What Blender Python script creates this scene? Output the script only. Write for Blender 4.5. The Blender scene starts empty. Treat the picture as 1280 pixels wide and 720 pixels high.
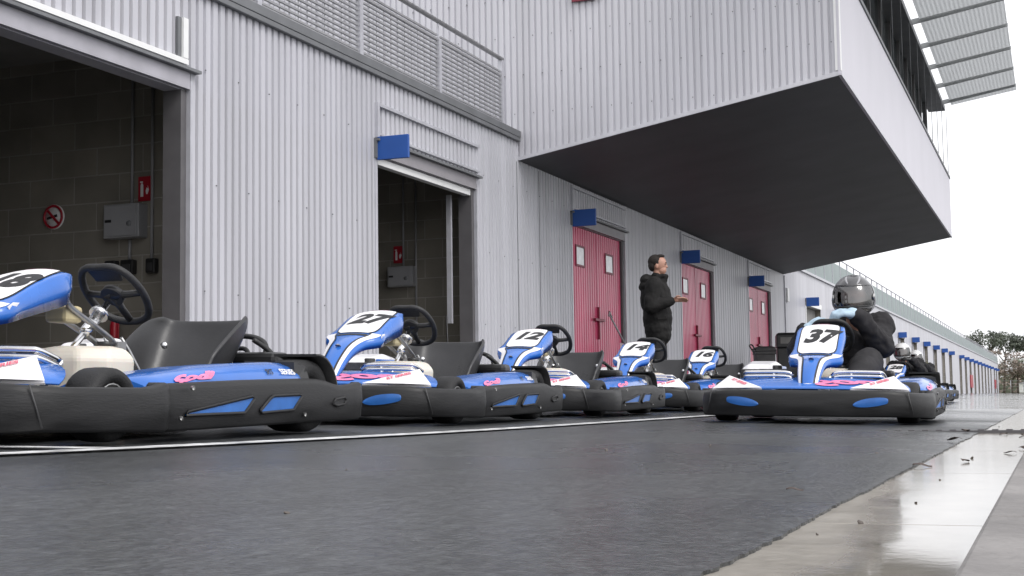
import bpy, bmesh, math, random
from mathutils import Vector, Matrix, noise
random.seed(7)
R = math.radians
C = bpy.context.scene.collection
sc = bpy.context.scene

# ------------------------------------------------------------------ helpers
def gz(X):
    return max(0.0, 0.0265*(-X-0.3))

class MB:
    """collects vertices and faces, then links them as ONE mesh object"""
    def __init__(s):
        s.v = []; s.f = []; s.m = []; s.sm = []; s.cur = 0
    def add(s, vs, fs, smooth=False, T=None):
        b = len(s.v)
        for p in vs:
            p = Vector(p)
            s.v.append(T @ p if T is not None else p)
        for f in fs:
            s.f.append([b+i for i in f]); s.m.append(s.cur); s.sm.append(smooth)
        return s
    def box(s, a, b, T=None):
        x0, y0, z0 = a; x1, y1, z1 = b
        return s.add([(x0,y0,z0),(x1,y0,z0),(x1,y1,z0),(x0,y1,z0),(x0,y0,z1),(x1,y0,z1),(x1,y1,z1),(x0,y1,z1)],
              [(0,3,2,1),(4,5,6,7),(0,1,5,4),(1,2,6,5),(2,3,7,6),(3,0,4,7)], False, T)
    def tube(s, pts, r, n=8, closed=False, caps=True, T=None):
        pts = [Vector(p) for p in pts]; N = len(pts)
        rs = r if isinstance(r, (list, tuple)) else [r]*N
        vs = []; fs = []
        up = None
        for i, p in enumerate(pts):
            if closed: d = pts[(i+1) % N] - pts[i-1]
            else: d = pts[min(i+1, N-1)] - pts[max(i-1, 0)]
            d = d.normalized() if d.length > 1e-9 else Vector((0,0,1))
            if up is None:
                up = d.orthogonal().normalized()
            up = (up - d*up.dot(d))
            up = up.normalized() if up.length > 1e-6 else d.orthogonal().normalized()
            w = d.cross(up)
            for k in range(n):
                a = 2*math.pi*k/n
                vs.append(p + (up*math.cos(a) + w*math.sin(a))*rs[i])
        M = N if closed else N-1
        for i in range(M):
            j = (i+1) % N
            for k in range(n):
                l = (k+1) % n
                fs.append((i*n+k, i*n+l, j*n+l, j*n+k))
        s.add(vs, fs, True, T)
        if caps and not closed:
            s.add(vs[:n], [tuple(range(n))[::-1]], False, T)
            s.add(vs[-n:], [tuple(range(n))], False, T)
        return s
    def lathe(s, prof, n=24, T=None, smooth=True):
        """profile (r, h) revolved about local Y"""
        vs = []; fs = []
        for (r, h) in prof:
            for k in range(n):
                a = 2*math.pi*k/n
                vs.append((r*math.cos(a), h, r*math.sin(a)))
        for i in range(len(prof)-1):
            for k in range(n):
                l = (k+1) % n
                fs.append((i*n+k, (i+1)*n+k, (i+1)*n+l, i*n+l))
        return s.add(vs, fs, smooth, T)
    def loft(s, secs, closed_sec=True, caps=True, smooth=True, T=None):
        n = len(secs[0]); vs = [p for q in secs for p in q]; fs = []
        for i in range(len(secs)-1):
            for k in range(n if closed_sec else n-1):
                l = (k+1) % n
                fs.append((i*n+k, i*n+l, (i+1)*n+l, (i+1)*n+k))
        s.add(vs, fs, smooth, T)
        if caps and closed_sec:
            s.add(secs[0], [tuple(range(n))[::-1]], False, T)
            s.add(secs[-1], [tuple(range(n))], False, T)
        return s
    def grid(s, fn, nu, nv, smooth=True, T=None):
        vs = [fn(i/nu, j/nv) for i in range(nu+1) for j in range(nv+1)]
        fs = [(i*(nv+1)+j, (i+1)*(nv+1)+j, (i+1)*(nv+1)+j+1, i*(nv+1)+j+1) for i in range(nu) for j in range(nv)]
        return s.add(vs, fs, smooth, T)
    def prism(s, poly, off, T=None):
        """polygon of 3D points pushed along off"""
        n = len(poly); off = Vector(off)
        a = [Vector(p) for p in poly]; b = [p+off for p in a]
        s.add(a+b, [tuple(range(n))[::-1], tuple(range(n, 2*n))] + [(i, (i+1) % n, n+(i+1) % n, n+i) for i in range(n)], False, T)
        return s
    def build(s, name, mat, parent=None, bevel=0, sub=0, fix=True, solid=0):
        me = bpy.data.meshes.new(name)
        me.from_pydata([tuple(v) for v in s.v], [], s.f)
        for m in (mat if isinstance(mat, (list, tuple)) else [mat]):
            me.materials.append(m)
        me.polygons.foreach_set('material_index', s.m)
        me.polygons.foreach_set('use_smooth', s.sm)
        if fix:
            bm = bmesh.new(); bm.from_mesh(me)
            bmesh.ops.remove_doubles(bm, verts=bm.verts, dist=0.00005)
            bmesh.ops.recalc_face_normals(bm, faces=bm.faces)
            bm.to_mesh(me); bm.free()
        me.update()
        o = bpy.data.objects.new(name, me); C.objects.link(o)
        if parent is not None: o.parent = parent
        if solid:
            md = o.modifiers.new('solid', 'SOLIDIFY'); md.thickness = solid; md.offset = 0
        if bevel:
            md = o.modifiers.new('bevel', 'BEVEL'); md.width = bevel; md.segments = 2; md.limit_method = 'ANGLE'
            md.harden_normals = False
        if sub:
            md = o.modifiers.new('sub', 'SUBSURF'); md.levels = sub; md.render_levels = sub
        return o

def tag(o, label=None, cat=None, group=None, kind=None):
    if label: o['label'] = label
    if cat: o['category'] = cat
    if group: o['group'] = group
    if kind: o['kind'] = kind
    return o

def empty(name, loc=(0,0,0), rz=0.0):
    o = bpy.data.objects.new(name, None); C.objects.link(o)
    o.location = loc; o.rotation_euler = (0,0,rz); o.empty_display_size = .1
    return o

def copy_tree(o, parent=None):
    c = o.copy(); C.objects.link(c)
    if parent is not None: c.parent = parent
    for ch in [x for x in o.children]: copy_tree(ch, c)
    return c

def cat_rom(P, s):
    """Catmull-Rom through tuples"""
    n = len(P); s = min(max(s, 0), n-1); i = min(int(s), n-2); t = s-i
    p0 = P[max(i-1,0)]; p1 = P[i]; p2 = P[i+1]; p3 = P[min(i+2,n-1)]
    return tuple(.5*((2*b)+(-a+c)*t+(2*a-5*b+4*c-d)*t*t+(-a+3*b-3*c+d)*t**3) for a,b,c,d in zip(p0,p1,p2,p3))

def smooth_path(P, per=6, closed=False):
    out = []
    if closed:
        n = len(P); Q = [P[-1]] + list(P) + [P[0], P[1]]
        for i in range(n):
            for k in range(per):
                t = k/per; a,b,c,d = Q[i],Q[i+1],Q[i+2],Q[i+3]
                out.append(tuple(.5*((2*y)+(-x+z)*t+(2*x-5*y+4*z-w)*t*t+(-x+3*y-3*z+w)*t**3) for x,y,z,w in zip(a,b,c,d)))
        return out
    for k in range((len(P)-1)*per+1): out.append(cat_rom(P, k/per))
    return out

# ------------------------------------------------------------------ materials
def mat(name, col, rough=.5, metal=0.0, var=0.0, scale=8.0, bump=0.0, bscale=60.0, spec=.5, coat=0.0, stretch=None, rvar=0.0, detail=4.0, var2=None):
    m = bpy.data.materials.new(name); m.use_nodes = True
    nt = m.node_tree; b = nt.nodes['Principled BSDF']
    b.inputs['Base Color'].default_value = (*col, 1)
    b.inputs['Roughness'].default_value = rough
    b.inputs['Metallic'].default_value = metal
    b.inputs['Specular IOR Level'].default_value = spec
    b.inputs['Coat Weight'].default_value = coat
    tc = nt.nodes.new('ShaderNodeTexCoord'); mp = nt.nodes.new('ShaderNodeMapping')
    nt.links.new(tc.outputs['Object'], mp.inputs['Vector'])
    if stretch: mp.inputs['Scale'].default_value = stretch
    if var or rvar:
        n = nt.nodes.new('ShaderNodeTexNoise'); n.inputs['Scale'].default_value = scale; n.inputs['Detail'].default_value = detail
        nt.links.new(mp.outputs[0], n.inputs['Vector'])
        if var:
            r = nt.nodes.new('ShaderNodeValToRGB')
            r.color_ramp.elements[0].position = .3; r.color_ramp.elements[1].position = .72
            lo = tuple(c*(1-var) for c in col); hi = tuple(min(1, c*(1+var)) for c in col)
            if var2: lo = var2
            r.color_ramp.elements[0].color = (*lo, 1); r.color_ramp.elements[1].color = (*hi, 1)
            nt.links.new(n.outputs['Fac'], r.inputs['Fac']); nt.links.new(r.outputs[0], b.inputs['Base Color'])
        if rvar:
            mr = nt.nodes.new('ShaderNodeMapRange')
            mr.inputs['From Min'].default_value = .3; mr.inputs['From Max'].default_value = .7
            mr.inputs['To Min'].default_value = max(.02, rough-rvar); mr.inputs['To Max'].default_value = min(1, rough+rvar)
            nt.links.new(n.outputs['Fac'], mr.inputs['Value']); nt.links.new(mr.outputs[0], b.inputs['Roughness'])
    if bump:
        n2 = nt.nodes.new('ShaderNodeTexNoise'); n2.inputs['Scale'].default_value = bscale; n2.inputs['Detail'].default_value = 6
        nt.links.new(mp.outputs[0], n2.inputs['Vector'])
        bp = nt.nodes.new('ShaderNodeBump'); bp.inputs['Strength'].default_value = bump; bp.inputs['Distance'].default_value = .01
        nt.links.new(n2.outputs['Fac'], bp.inputs['Height']); nt.links.new(bp.outputs[0], b.inputs['Normal'])
    return m

M = {}
M['clad']   = mat('painted_cladding', (.505,.503,.545), .42, .0, .11, 1.6, .04, 3, .45, stretch=(1,2.2,.14), detail=8)
M['clad2']  = mat('galvanised_cladding', (.575,.57,.61), .38, .0, .09, 1.6, .03, 3, .5, stretch=(2.2,1,.14), detail=8)
M['fascia'] = mat('fascia_panel', (.56,.545,.60), .45, 0, .04, .8, .02, 2)
M['flash']  = mat('grey_flashing', (.16,.165,.175), .5, .1, .15, 3)
M['trim']   = mat('galvanised_trim', (.50,.50,.54), .38, .3, .1, 6)
M['dtrim']  = mat('dark_trim', (.11,.105,.11), .5, .1, .12, 5)
M['louvre'] = mat('louvre_metal', (.32,.32,.335), .42, .2, .1, 6)
M['rib'] = mat('canopy_rib_metal', (.27,.28,.285), .5, .1, .1, 6)
M['white']  = mat('white_paint', (.80,.80,.80), .35, 0, .04, 6)
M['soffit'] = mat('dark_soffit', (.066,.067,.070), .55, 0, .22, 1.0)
M['sign']   = mat('blue_sign_paint', (.018,.085,.34), .4, 0, .06, 5)
M['red']    = mat('red_door_paint', (.56,.060,.150), .30, 0, .18, 2.2, .03, 4, .6, stretch=(1,1,.4))
M['redd']   = mat('dark_red_frame', (.20,.015,.04), .45, 0, .1, 4)
M['redl']   = mat('red_plastic', (.38,.015,.03), .35, 0, .1, 6)
M['pane']   = mat('frosted_pane', (.72,.72,.76), .12, 0, .12, 9, spec=.6)
M['concrete_floor'] = mat('concrete_floor', (.26,.255,.25), .55, 0, .2, 2, .1, 30)
M['dark']   = mat('dark_ceiling', (.20,.195,.19), .8, 0, .2, 2)
M['boxgrey']= mat('grey_cabinet', (.31,.31,.325), .45, 0, .06, 4)
M['black']  = mat('black_plastic', (.018,.018,.019), .42, 0, .25, 9, .08, 120)
M['bumper'] = mat('scuffed_bumper_plastic', (.017,.017,.018), .50, 0, .85, 3.2, .12, 40, .35, rvar=.14, stretch=(1,1,5), detail=10, var2=(.0075,.0075,.008))
M['blue']   = mat('blue_body_plastic', (.024,.138,.50), .24, 0, .08, 5, .01, 20, .5, coat=.4, rvar=.06)
M['bluew']  = mat('blue_insert', (.022,.125,.42), .4, 0, .15, 14)
M['wplast'] = mat('white_body_plastic', (.76,.75,.77), .28, 0, .05, 7, coat=.3)
M['plate']  = mat('white_plate', (.80,.79,.80), .4, 0, .05, 12)
M['ink']    = mat('black_number_ink', (.012,.012,.014), .5, 0, .5, 40)
M['pink']   = mat('pink_sticker', (.78,.20,.38), .4, 0, .2, 30)
M['lpink']  = mat('pale_pink_sticker', (.80,.42,.55), .4, 0, .1, 30)
M['rtext']  = mat('red_text', (.62,.10,.16), .5)
M['cream']  = mat('cream_tank_plastic', (.74,.69,.60), .4, 0, .14, 5, .02, 20, .4)
M['cream'].node_tree.nodes['Principled BSDF'].inputs['Subsurface Weight'].default_value = .15
M['yplast'] = mat('yellowed_plastic', (.50,.42,.24), .4, 0, .15, 12)
M['chrome'] = mat('bright_steel', (.72,.72,.73), .22, 1, .08, 20, rvar=.1)
M['steel']  = mat('dull_steel', (.38,.38,.38), .4, .9, .2, 16, rvar=.12)
M['tyre']   = mat('rubber_tyre', (.017,.017,.018), .62, 0, .35, 12, .25, 160, .35)
M['seat']   = mat('seat_shell', (.024,.024,.026), .36, 0, .35, 6, .05, 90, .5, rvar=.12)
M['engine'] = mat('engine_metal', (.06,.06,.062), .45, .5, .4, 16, .3, 60)
M['grip']   = mat('wheel_grip', (.016,.016,.017), .55, 0, .3, 30, .2, 150)
M['cloth']  = mat('black_jacket_cloth', (.012,.0115,.0115), .8, 0, .35, 9, .35, 26, .25)
M['cloth2'] = mat('dark_overall_cloth', (.022,.021,.023), .82, 0, .35, 8, .45, 24, .25)
M['trous']  = mat('charcoal_trousers', (.030,.029,.031), .85, 0, .3, 8, .4, 24, .2)
M['skin']   = mat('skin', (.44,.235,.17), .5, 0, .10, 14)
M['hair']   = mat('dark_hair', (.014,.009,.007), .8, 0, .4, 40, .6, 120)
M['eye']    = mat('eye', (.03,.02,.02), .2)
M['glove']  = mat('pale_blue_glove', (.40,.52,.62), .65, 0, .12, 20, .2, 60)
M['helmet'] = mat('dark_helmet_shell', (.055,.055,.058), .18, .35, .7, 7, coat=.8)
M['whelmet']= mat('white_helmet_shell', (.72,.72,.72), .25, 0, .05, 5, coat=.5)
M['yellow'] = mat('yellow_vest', (.62,.66,.03), .6, 0, .1, 10)
M['orange'] = mat('orange_cloth', (.72,.22,.08), .6, 0, .1, 10)
M['kerb']   = mat('kerb_concrete', (.20,.19,.185), .75, 0, .22, 7, .4, 60)
M['line']   = mat('worn_white_line', (.66,.66,.66), .45, 0, .30, 14, .2, 90, var2=(.20,.20,.20))
M['grass']  = mat('grass', (.10,.125,.035), .9, 0, .35, 3, .5, 20)
M['pinef']  = mat('pine_needles', (.115,.13,.105), .8, 0, .35, 1.2)  # paled so the colour itself carries some distance haze
M['brownf'] = mat('bare_twigs', (.26,.21,.18), .9, 0, .3, 1.2)  # twig colour lightened too, haze mixed into it
M['greenf'] = mat('scrub_leaves', (.16,.175,.13), .85, 0, .35, 1.2)  # leaf colour likewise raised to stand for far haze
M['bark']   = mat('bark', (.09,.07,.055), .9, 0, .3, 4, .5, 10)
M['glassp'] = mat('green_glass_panel', (.27,.315,.315), .55, 0, .10, .6, spec=.25)
M['wglass'] = mat('dark_window_glass', (.035,.045,.05), .05, 0, .1, 2, spec=.8)
M['bin']    = mat('grey_bin_plastic', (.045,.045,.047), .5, 0, .2, 8)
M['stone']  = mat('pebble', (.10,.085,.075), .7, 0, .3, 30)
M['leaf']   = mat('dead_leaf', (.06,.040,.032), .7, 0, .3, 30)

# translucent canopy grating
m = bpy.data.materials.new('canopy_grating'); m.use_nodes = True; nt = m.node_tree
b = nt.nodes['Principled BSDF']; b.inputs['Base Color'].default_value = (.55,.57,.575,1); b.inputs['Roughness'].default_value = .5
tr = nt.nodes.new('ShaderNodeBsdfTranslucent'); tr.inputs[0].default_value = (.80,.81,.815,1)
mx = nt.nodes.new('ShaderNodeMixShader'); mx.inputs[0].default_value = .45
wv = nt.nodes.new('ShaderNodeTexWave'); wv.inputs['Scale'].default_value = 4.0; wv.bands_direction = 'X'
tc = nt.nodes.new('ShaderNodeTexCoord'); nt.links.new(tc.outputs['Object'], wv.inputs['Vector'])
mr = nt.nodes.new('ShaderNodeMapRange'); mr.inputs['To Min'].default_value = .50; mr.inputs['To Max'].default_value = .68
nt.links.new(wv.outputs['Fac'], mr.inputs['Value']); nt.links.new(mr.outputs[0], mx.inputs[0])
nt.links.new(b.outputs[0], mx.inputs[1]); nt.links.new(tr.outputs[0], mx.inputs[2])
nt.links.new(mx.outputs[0], nt.nodes['Material Output'].inputs[0]); M['canopy'] = m

# clear visor
m = bpy.data.materials.new('clear_visor'); m.use_nodes = True; nt = m.node_tree
nt.nodes.remove(nt.nodes['Principled BSDF'])
g = nt.nodes.new('ShaderNodeBsdfGlossy'); g.inputs['Roughness'].default_value = .06; g.inputs[0].default_value = (.9,.9,.9,1)
t = nt.nodes.new('ShaderNodeBsdfTransparent'); t.inputs[0].default_value = (.42,.41,.42,1)
mx = nt.nodes.new('ShaderNodeMixShader'); fr = nt.nodes.new('ShaderNodeFresnel'); fr.inputs['IOR'].default_value = 2.3
nt.links.new(fr.outputs[0], mx.inputs[0]); nt.links.new(t.outputs[0], mx.inputs[1]); nt.links.new(g.outputs[0], mx.inputs[2])
nt.links.new(mx.outputs[0], nt.nodes['Material Output'].inputs[0]); M['visor'] = m

# concrete block wall (mortar courses) : mapped with Y/Z or X/Z through the face's own axes
def block_mat(name, axis):
    m = bpy.data.materials.new(name); m.use_nodes = True; nt = m.node_tree; b = nt.nodes['Principled BSDF']
    tc = nt.nodes.new('ShaderNodeTexCoord'); sp = nt.nodes.new('ShaderNodeSeparateXYZ'); cb = nt.nodes.new('ShaderNodeCombineXYZ')
    nt.links.new(tc.outputs['Object'], sp.inputs[0])
    nt.links.new(sp.outputs[axis], cb.inputs[0]); nt.links.new(sp.outputs['Z'], cb.inputs[1])
    br = nt.nodes.new('ShaderNodeTexBrick'); br.inputs['Scale'].default_value = 1.0
    br.inputs['Brick Width'].default_value = .5; br.inputs['Row Height'].default_value = .25
    br.inputs['Mortar Size'].default_value = .008; br.inputs['Mortar Smooth'].default_value = .4
    br.inputs['Color1'].default_value = (.33,.305,.26,1); br.inputs['Color2'].default_value = (.27,.25,.215,1); br.inputs['Mortar'].default_value = (.42,.40,.36,1)
    nt.links.new(cb.outputs[0], br.inputs['Vector'])
    nz = nt.nodes.new('ShaderNodeTexNoise'); nz.inputs['Scale'].default_value = 2.2; nz.inputs['Detail'].default_value = 6
    nt.links.new(tc.outputs['Object'], nz.inputs['Vector'])
    ml = nt.nodes.new('ShaderNodeMix'); ml.data_type = 'RGBA'; ml.blend_type = 'MULTIPLY'; ml.inputs[0].default_value = .55
    nt.links.new(br.outputs['Color'], ml.inputs['A']); nt.links.new(nz.outputs['Fac'], ml.inputs['B'])
    nt.links.new(ml.outputs['Result'], b.inputs['Base Color']); b.inputs['Roughness'].default_value = .9
    bp = nt.nodes.new('ShaderNodeBump'); bp.inputs['Strength'].default_value = .5; bp.inputs['Distance'].default_value = .01; bp.invert = True
    nt.links.new(br.outputs['Fac'], bp.inputs['Height']); nt.links.new(bp.outputs[0], b.inputs['Normal'])
    return m
M['blockx'] = block_mat('block_wall_across', 'X'); M['blocky'] = block_mat('block_wall_along', 'Y')

# wet asphalt
m = bpy.data.materials.new('wet_asphalt'); m.use_nodes = True; nt = m.node_tree; b = nt.nodes['Principled BSDF']
tc = nt.nodes.new('ShaderNodeTexCoord')
def tnoise(scale, detail=5, st=None, rough=.55):
    n = nt.nodes.new('ShaderNodeTexNoise'); n.inputs['Scale'].default_value = scale; n.inputs['Detail'].default_value = detail; n.inputs['Roughness'].default_value = rough
    if st:
        mp = nt.nodes.new('ShaderNodeMapping'); mp.inputs['Scale'].default_value = st
        nt.links.new(tc.outputs['Object'], mp.inputs[0]); nt.links.new(mp.outputs[0], n.inputs['Vector'])
    else: nt.links.new(tc.outputs['Object'], n.inputs['Vector'])
    return n
big = tnoise(.55, 5); mid = tnoise(5, 6); fine = tnoise(75, 5, rough=.85)
vor = nt.nodes.new('ShaderNodeTexVoronoi'); vor.inputs['Scale'].default_value = 95; nt.links.new(tc.outputs['Object'], vor.inputs['Vector'])
r1 = nt.nodes.new('ShaderNodeValToRGB'); r1.color_ramp.elements[0].color = (.014,.0148,.0154,1); r1.color_ramp.elements[1].color = (.082,.086,.089,1)
r1.color_ramp.elements[0].position = .36; r1.color_ramp.elements[1].position = .70
mixn = nt.nodes.new('ShaderNodeMath'); mixn.operation = 'MULTIPLY_ADD'; mixn.inputs[1].default_value = .75; 
addn = nt.nodes.new('ShaderNodeMath'); addn.operation = 'MULTIPLY_ADD'; addn.inputs[1].default_value = .2
nt.links.new(fine.outputs['Fac'], mixn.inputs[0]); nt.links.new(addn.outputs[0], mixn.inputs[2])
m2 = nt.nodes.new('ShaderNodeMath'); m2.operation = 'MULTIPLY'; m2.inputs[1].default_value = .08; nt.links.new(mid.outputs['Fac'], m2.inputs[0])
nt.links.new(big.outputs['Fac'], addn.inputs[0]); nt.links.new(m2.outputs[0], addn.inputs[2])
nt.links.new(mixn.outputs[0], r1.inputs['Fac'])
stk = tnoise(1.0, 4, (3.2, .16, 1), .6); sr = nt.nodes.new('ShaderNodeMapRange'); sr.inputs['From Min'].default_value = .36; sr.inputs['From Max'].default_value = .56; sr.inputs['To Min'].default_value = .80; sr.inputs['To Max'].default_value = 1.10
nt.links.new(stk.outputs['Fac'], sr.inputs['Value'])
spk = tnoise(48, 6, (1, .55, 1), .8); sq = nt.nodes.new('ShaderNodeMapRange'); sq.inputs['From Min'].default_value = .40; sq.inputs['From Max'].default_value = .62; sq.inputs['To Min'].default_value = .62; sq.inputs['To Max'].default_value = 1.50
nt.links.new(spk.outputs['Fac'], sq.inputs['Value']); sm_ = nt.nodes.new('ShaderNodeMath'); sm_.operation = 'MULTIPLY'
nt.links.new(sr.outputs[0], sm_.inputs[0]); nt.links.new(sq.outputs[0], sm_.inputs[1])
cm = nt.nodes.new('ShaderNodeMix'); cm.data_type = 'RGBA'; cm.blend_type = 'MULTIPLY'; cm.inputs[0].default_value = 1
nt.links.new(r1.outputs[0], cm.inputs['A']); nt.links.new(sm_.outputs[0], cm.inputs['B']); nt.links.new(cm.outputs['Result'], b.inputs['Base Color'])
rr = nt.nodes.new('ShaderNodeMapRange'); rr.inputs['From Min'].default_value = .38; rr.inputs['From Max'].default_value = .62; rr.inputs['To Min'].default_value = .20; rr.inputs['To Max'].default_value = .44
nt.links.new(big.outputs['Fac'], rr.inputs['Value'])
spa = nt.nodes.new('ShaderNodeSeparateXYZ'); nt.links.new(tc.outputs['Object'], spa.inputs[0])
far_ = nt.nodes.new('ShaderNodeMapRange'); far_.inputs['From Min'].default_value = 8; far_.inputs['From Max'].default_value = 16; far_.inputs['To Min'].default_value = 1; far_.inputs['To Max'].default_value = .30
nt.links.new(spa.outputs['Y'], far_.inputs['Value']); rm = nt.nodes.new('ShaderNodeMath'); rm.operation = 'MULTIPLY'
nt.links.new(rr.outputs[0], rm.inputs[0]); nt.links.new(far_.outputs[0], rm.inputs[1]); nt.links.new(rm.outputs[0], b.inputs['Roughness'])
bst = nt.nodes.new('ShaderNodeMath'); bst.operation = 'MULTIPLY'; bst.inputs[1].default_value = .34; nt.links.new(far_.outputs[0], bst.inputs[0])
bsq = nt.nodes.new('ShaderNodeMath'); bsq.operation = 'POWER'; bsq.inputs[1].default_value = 2.5; nt.links.new(bst.outputs[0], bsq.inputs[0])
b.inputs['Specular IOR Level'].default_value = .32
bp = nt.nodes.new('ShaderNodeBump'); bp.inputs['Distance'].default_value = .006; nt.links.new(bst.outputs[0], bp.inputs['Strength'])
nt.links.new(vor.outputs['Distance'], bp.inputs['Height'])
bp2 = nt.nodes.new('ShaderNodeBump'); bp2.inputs['Distance'].default_value = .006; nt.links.new(bst.outputs[0], bp2.inputs['Strength'])
nt.links.new(fine.outputs['Fac'], bp2.inputs['Height']); nt.links.new(bp.outputs[0], bp2.inputs['Normal']); nt.links.new(bp2.outputs[0], b.inputs['Normal'])
M['asphalt'] = m

# wet concrete gutter : standing water towards the kerb
m = bpy.data.materials.new('wet_gutter'); m.use_nodes = True; nt = m.node_tree; b = nt.nodes['Principled BSDF']
tc = nt.nodes.new('ShaderNodeTexCoord'); sp = nt.nodes.new('ShaderNodeSeparateXYZ'); nt.links.new(tc.outputs['Object'], sp.inputs[0])
n1 = tnoise(3.0, 6); n2 = tnoise(45, 5); n3 = tnoise(9, 5)
ma = nt.nodes.new('ShaderNodeMath'); ma.operation = 'MULTIPLY_ADD'; ma.inputs[1].default_value = .16
nt.links.new(n1.outputs['Fac'], ma.inputs[0]); nt.links.new(sp.outputs['X'], ma.inputs[2])
wet = nt.nodes.new('ShaderNodeMapRange'); wet.interpolation_type = 'SMOOTHSTEP'
wet.inputs['From Min'].default_value = -.19; wet.inputs['From Max'].default_value = -.085
yw = nt.nodes.new('ShaderNodeMapRange'); yw.inputs['From Min'].default_value = 1.7; yw.inputs['From Max'].default_value = 4.5; yw.inputs['To Min'].default_value = 0; yw.inputs['To Max'].default_value = .24
nt.links.new(sp.outputs['Y'], yw.inputs['Value']); yadd = nt.nodes.new('ShaderNodeMath'); nt.links.new(ma.outputs[0], yadd.inputs[0]); nt.links.new(yw.outputs[0], yadd.inputs[1])
nt.links.new(yadd.outputs[0], wet.inputs['Value'])
cr = nt.nodes.new('ShaderNodeValToRGB'); cr.color_ramp.elements[0].color = (.16,.142,.115,1); cr.color_ramp.elements[1].color = (.34,.315,.275,1)
cr.color_ramp.elements[0].position = .3; cr.color_ramp.elements[1].position = .7
mm = nt.nodes.new('ShaderNodeMath'); mm.operation = 'MULTIPLY_ADD'; mm.inputs[1].default_value = .35
m5 = nt.nodes.new('ShaderNodeMath'); m5.operation = 'MULTIPLY'; m5.inputs[1].default_value = .65
nt.links.new(n3.outputs['Fac'], m5.inputs[0]); nt.links.new(n2.outputs['Fac'], mm.inputs[0]); nt.links.new(m5.outputs[0], mm.inputs[2])
nt.links.new(mm.outputs[0], cr.inputs['Fac']); nt.links.new(cr.outputs[0], b.inputs['Base Color'])
ro = nt.nodes.new('ShaderNodeMapRange'); ro.inputs['To Min'].default_value = .38; ro.inputs['To Max'].default_value = .11
nt.links.new(wet.outputs[0], ro.inputs['Value'])
rmin = nt.nodes.new('ShaderNodeMath'); rmin.operation = 'MULTIPLY_ADD'; rmin.inputs[1].default_value = .35; rmin.inputs[2].default_value = .055
nt.links.new(yw.outputs[0], rmin.inputs[0]); nt.links.new(rmin.outputs[0], ro.inputs['To Max']); nt.links.new(ro.outputs[0], b.inputs['Roughness'])
b.inputs['IOR'].default_value = 1.7
bp = nt.nodes.new('ShaderNodeBump'); bp.inputs['Distance'].default_value = .003
bs = nt.nodes.new('ShaderNodeMapRange'); bs.inputs['To Min'].default_value = .5; bs.inputs['To Max'].default_value = .015
nt.links.new(wet.outputs[0], bs.inputs['Value']); nt.links.new(bs.outputs[0], bp.inputs['Strength'])
nt.links.new(n2.outputs['Fac'], bp.inputs['Height']); nt.links.new(bp.outputs[0], b.inputs['Normal'])
M['gutter'] = m

# ------------------------------------------------------------------ ground
FX = -6.5
def strip(name, xs, ys, z_of, mt, kind='structure'):
    b_ = MB(); vs = [(x, y, z_of(x)) for y in ys for x in xs]; n = len(xs)
    b_.add(vs, [(j*n+i, j*n+i+1, (j+1)*n+i+1, (j+1)*n+i) for j in range(len(ys)-1) for i in range(n-1)])
    return tag(b_.build(name, mt), kind=kind)
g = MB(); g.box((-900,-300,-.6), (900,1500,-.06)); tag(g.build('ground', M['grass']), kind='structure')
# asphalt lane with a ragged broken edge towards the gutter
b_ = MB(); rows = []
yy = -6.0; ys = []
while yy < 175:
    ys.append(yy); yy += .012 if 1.0 < yy < 3.5 else (.03 if yy < 8 and yy > 0 else .6)
for y in ys:
    e = -.318 + .008*noise.noise((y*2.1, 0, 0)) + .005*noise.noise((y*9, 3, 0)) + .005*noise.noise((y*31, 7, 0))
    rows.append([(-40, y, gz(-6.7)), (-6.7, y, gz(-6.7)), (-2, y, gz(-2)), (e-.02, y, .0052), (e, y, .004), (e, y, -.03)])
n = 6
b_.add([p for r in rows for p in r], [(j*n+i, j*n+i+1, (j+1)*n+i+1, (j+1)*n+i) for j in range(len(rows)-1) for i in range(n-1)])
tag(b_.build('pit_lane', M['asphalt'], fix=False), kind='structure')
# gutter slabs with joints between them
b_ = MB(); y = -3.0
while y < 172:
    L = 1.22; b_.box((-.37, y+.0015, -.05), (-.03, y+L-.0015, .0)); y += L
gut = tag(b_.build('gutter', M['gutter'], bevel=.0015), kind='structure')
b_ = MB(); y = -3.4
while y < 172:
    b_.box((-.054, y+.004, -.05), (.30, y+1.496, .078)); y += 1.5
tag(b_.build('kerb', M['kerb'], bevel=.004), kind='structure')
tag(MB().box((.31,-20,-.059), (60,172,.03)).build('paddock_apron', M['asphalt']), kind='structure')
# slot drain across gutter and lane edge
d = MB(); d.box((-.74, 6.17, -.02), (-.03, 6.23, .0125))
for k in range(12): d.box((-.72+.057*k, 6.175, .0125), (-.695+.057*k, 6.225, .017))
tag(d.build('drain_grate', M['dtrim']), 'narrow dark slot drain running across the gutter and edge of the lane', 'drain')
# painted lines
def paint(name, pts, w):
    b_ = MB(); L = []
    for i, p in enumerate(pts):
        a = Vector(pts[max(i-1,0)]); c = Vector(pts[min(i+1,len(pts)-1)]); dd = (c-a).normalized(); nn = Vector((-dd.y, dd.x))
        for s_ in (-1, 1):
            q = Vector(p) + nn*s_*w/2; L.append((q.x, q.y, max(gz(q.x), 0)+.0065))
    b_.add(L, [(2*i, 2*i+1, 2*i+3, 2*i+2) for i in range(len(pts)-1)])
    return tag(b_.build(name, M['line'], fix=False), kind='structure')
paint('lane_line', smooth_path([(-2.40,2.2),(-2.354,2.63),(-2.28,3.1),(-2.195,3.9),(-2.12,5.0),(-2.09,6.4),(-2.07,8.66),(-2.07,14),(-2.07,22),(-2.07,36)], 4), .085)
paint('bay_line', [(-2.33-.275*k, 2.99-.085*k) for k in range(13)], .08)

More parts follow.
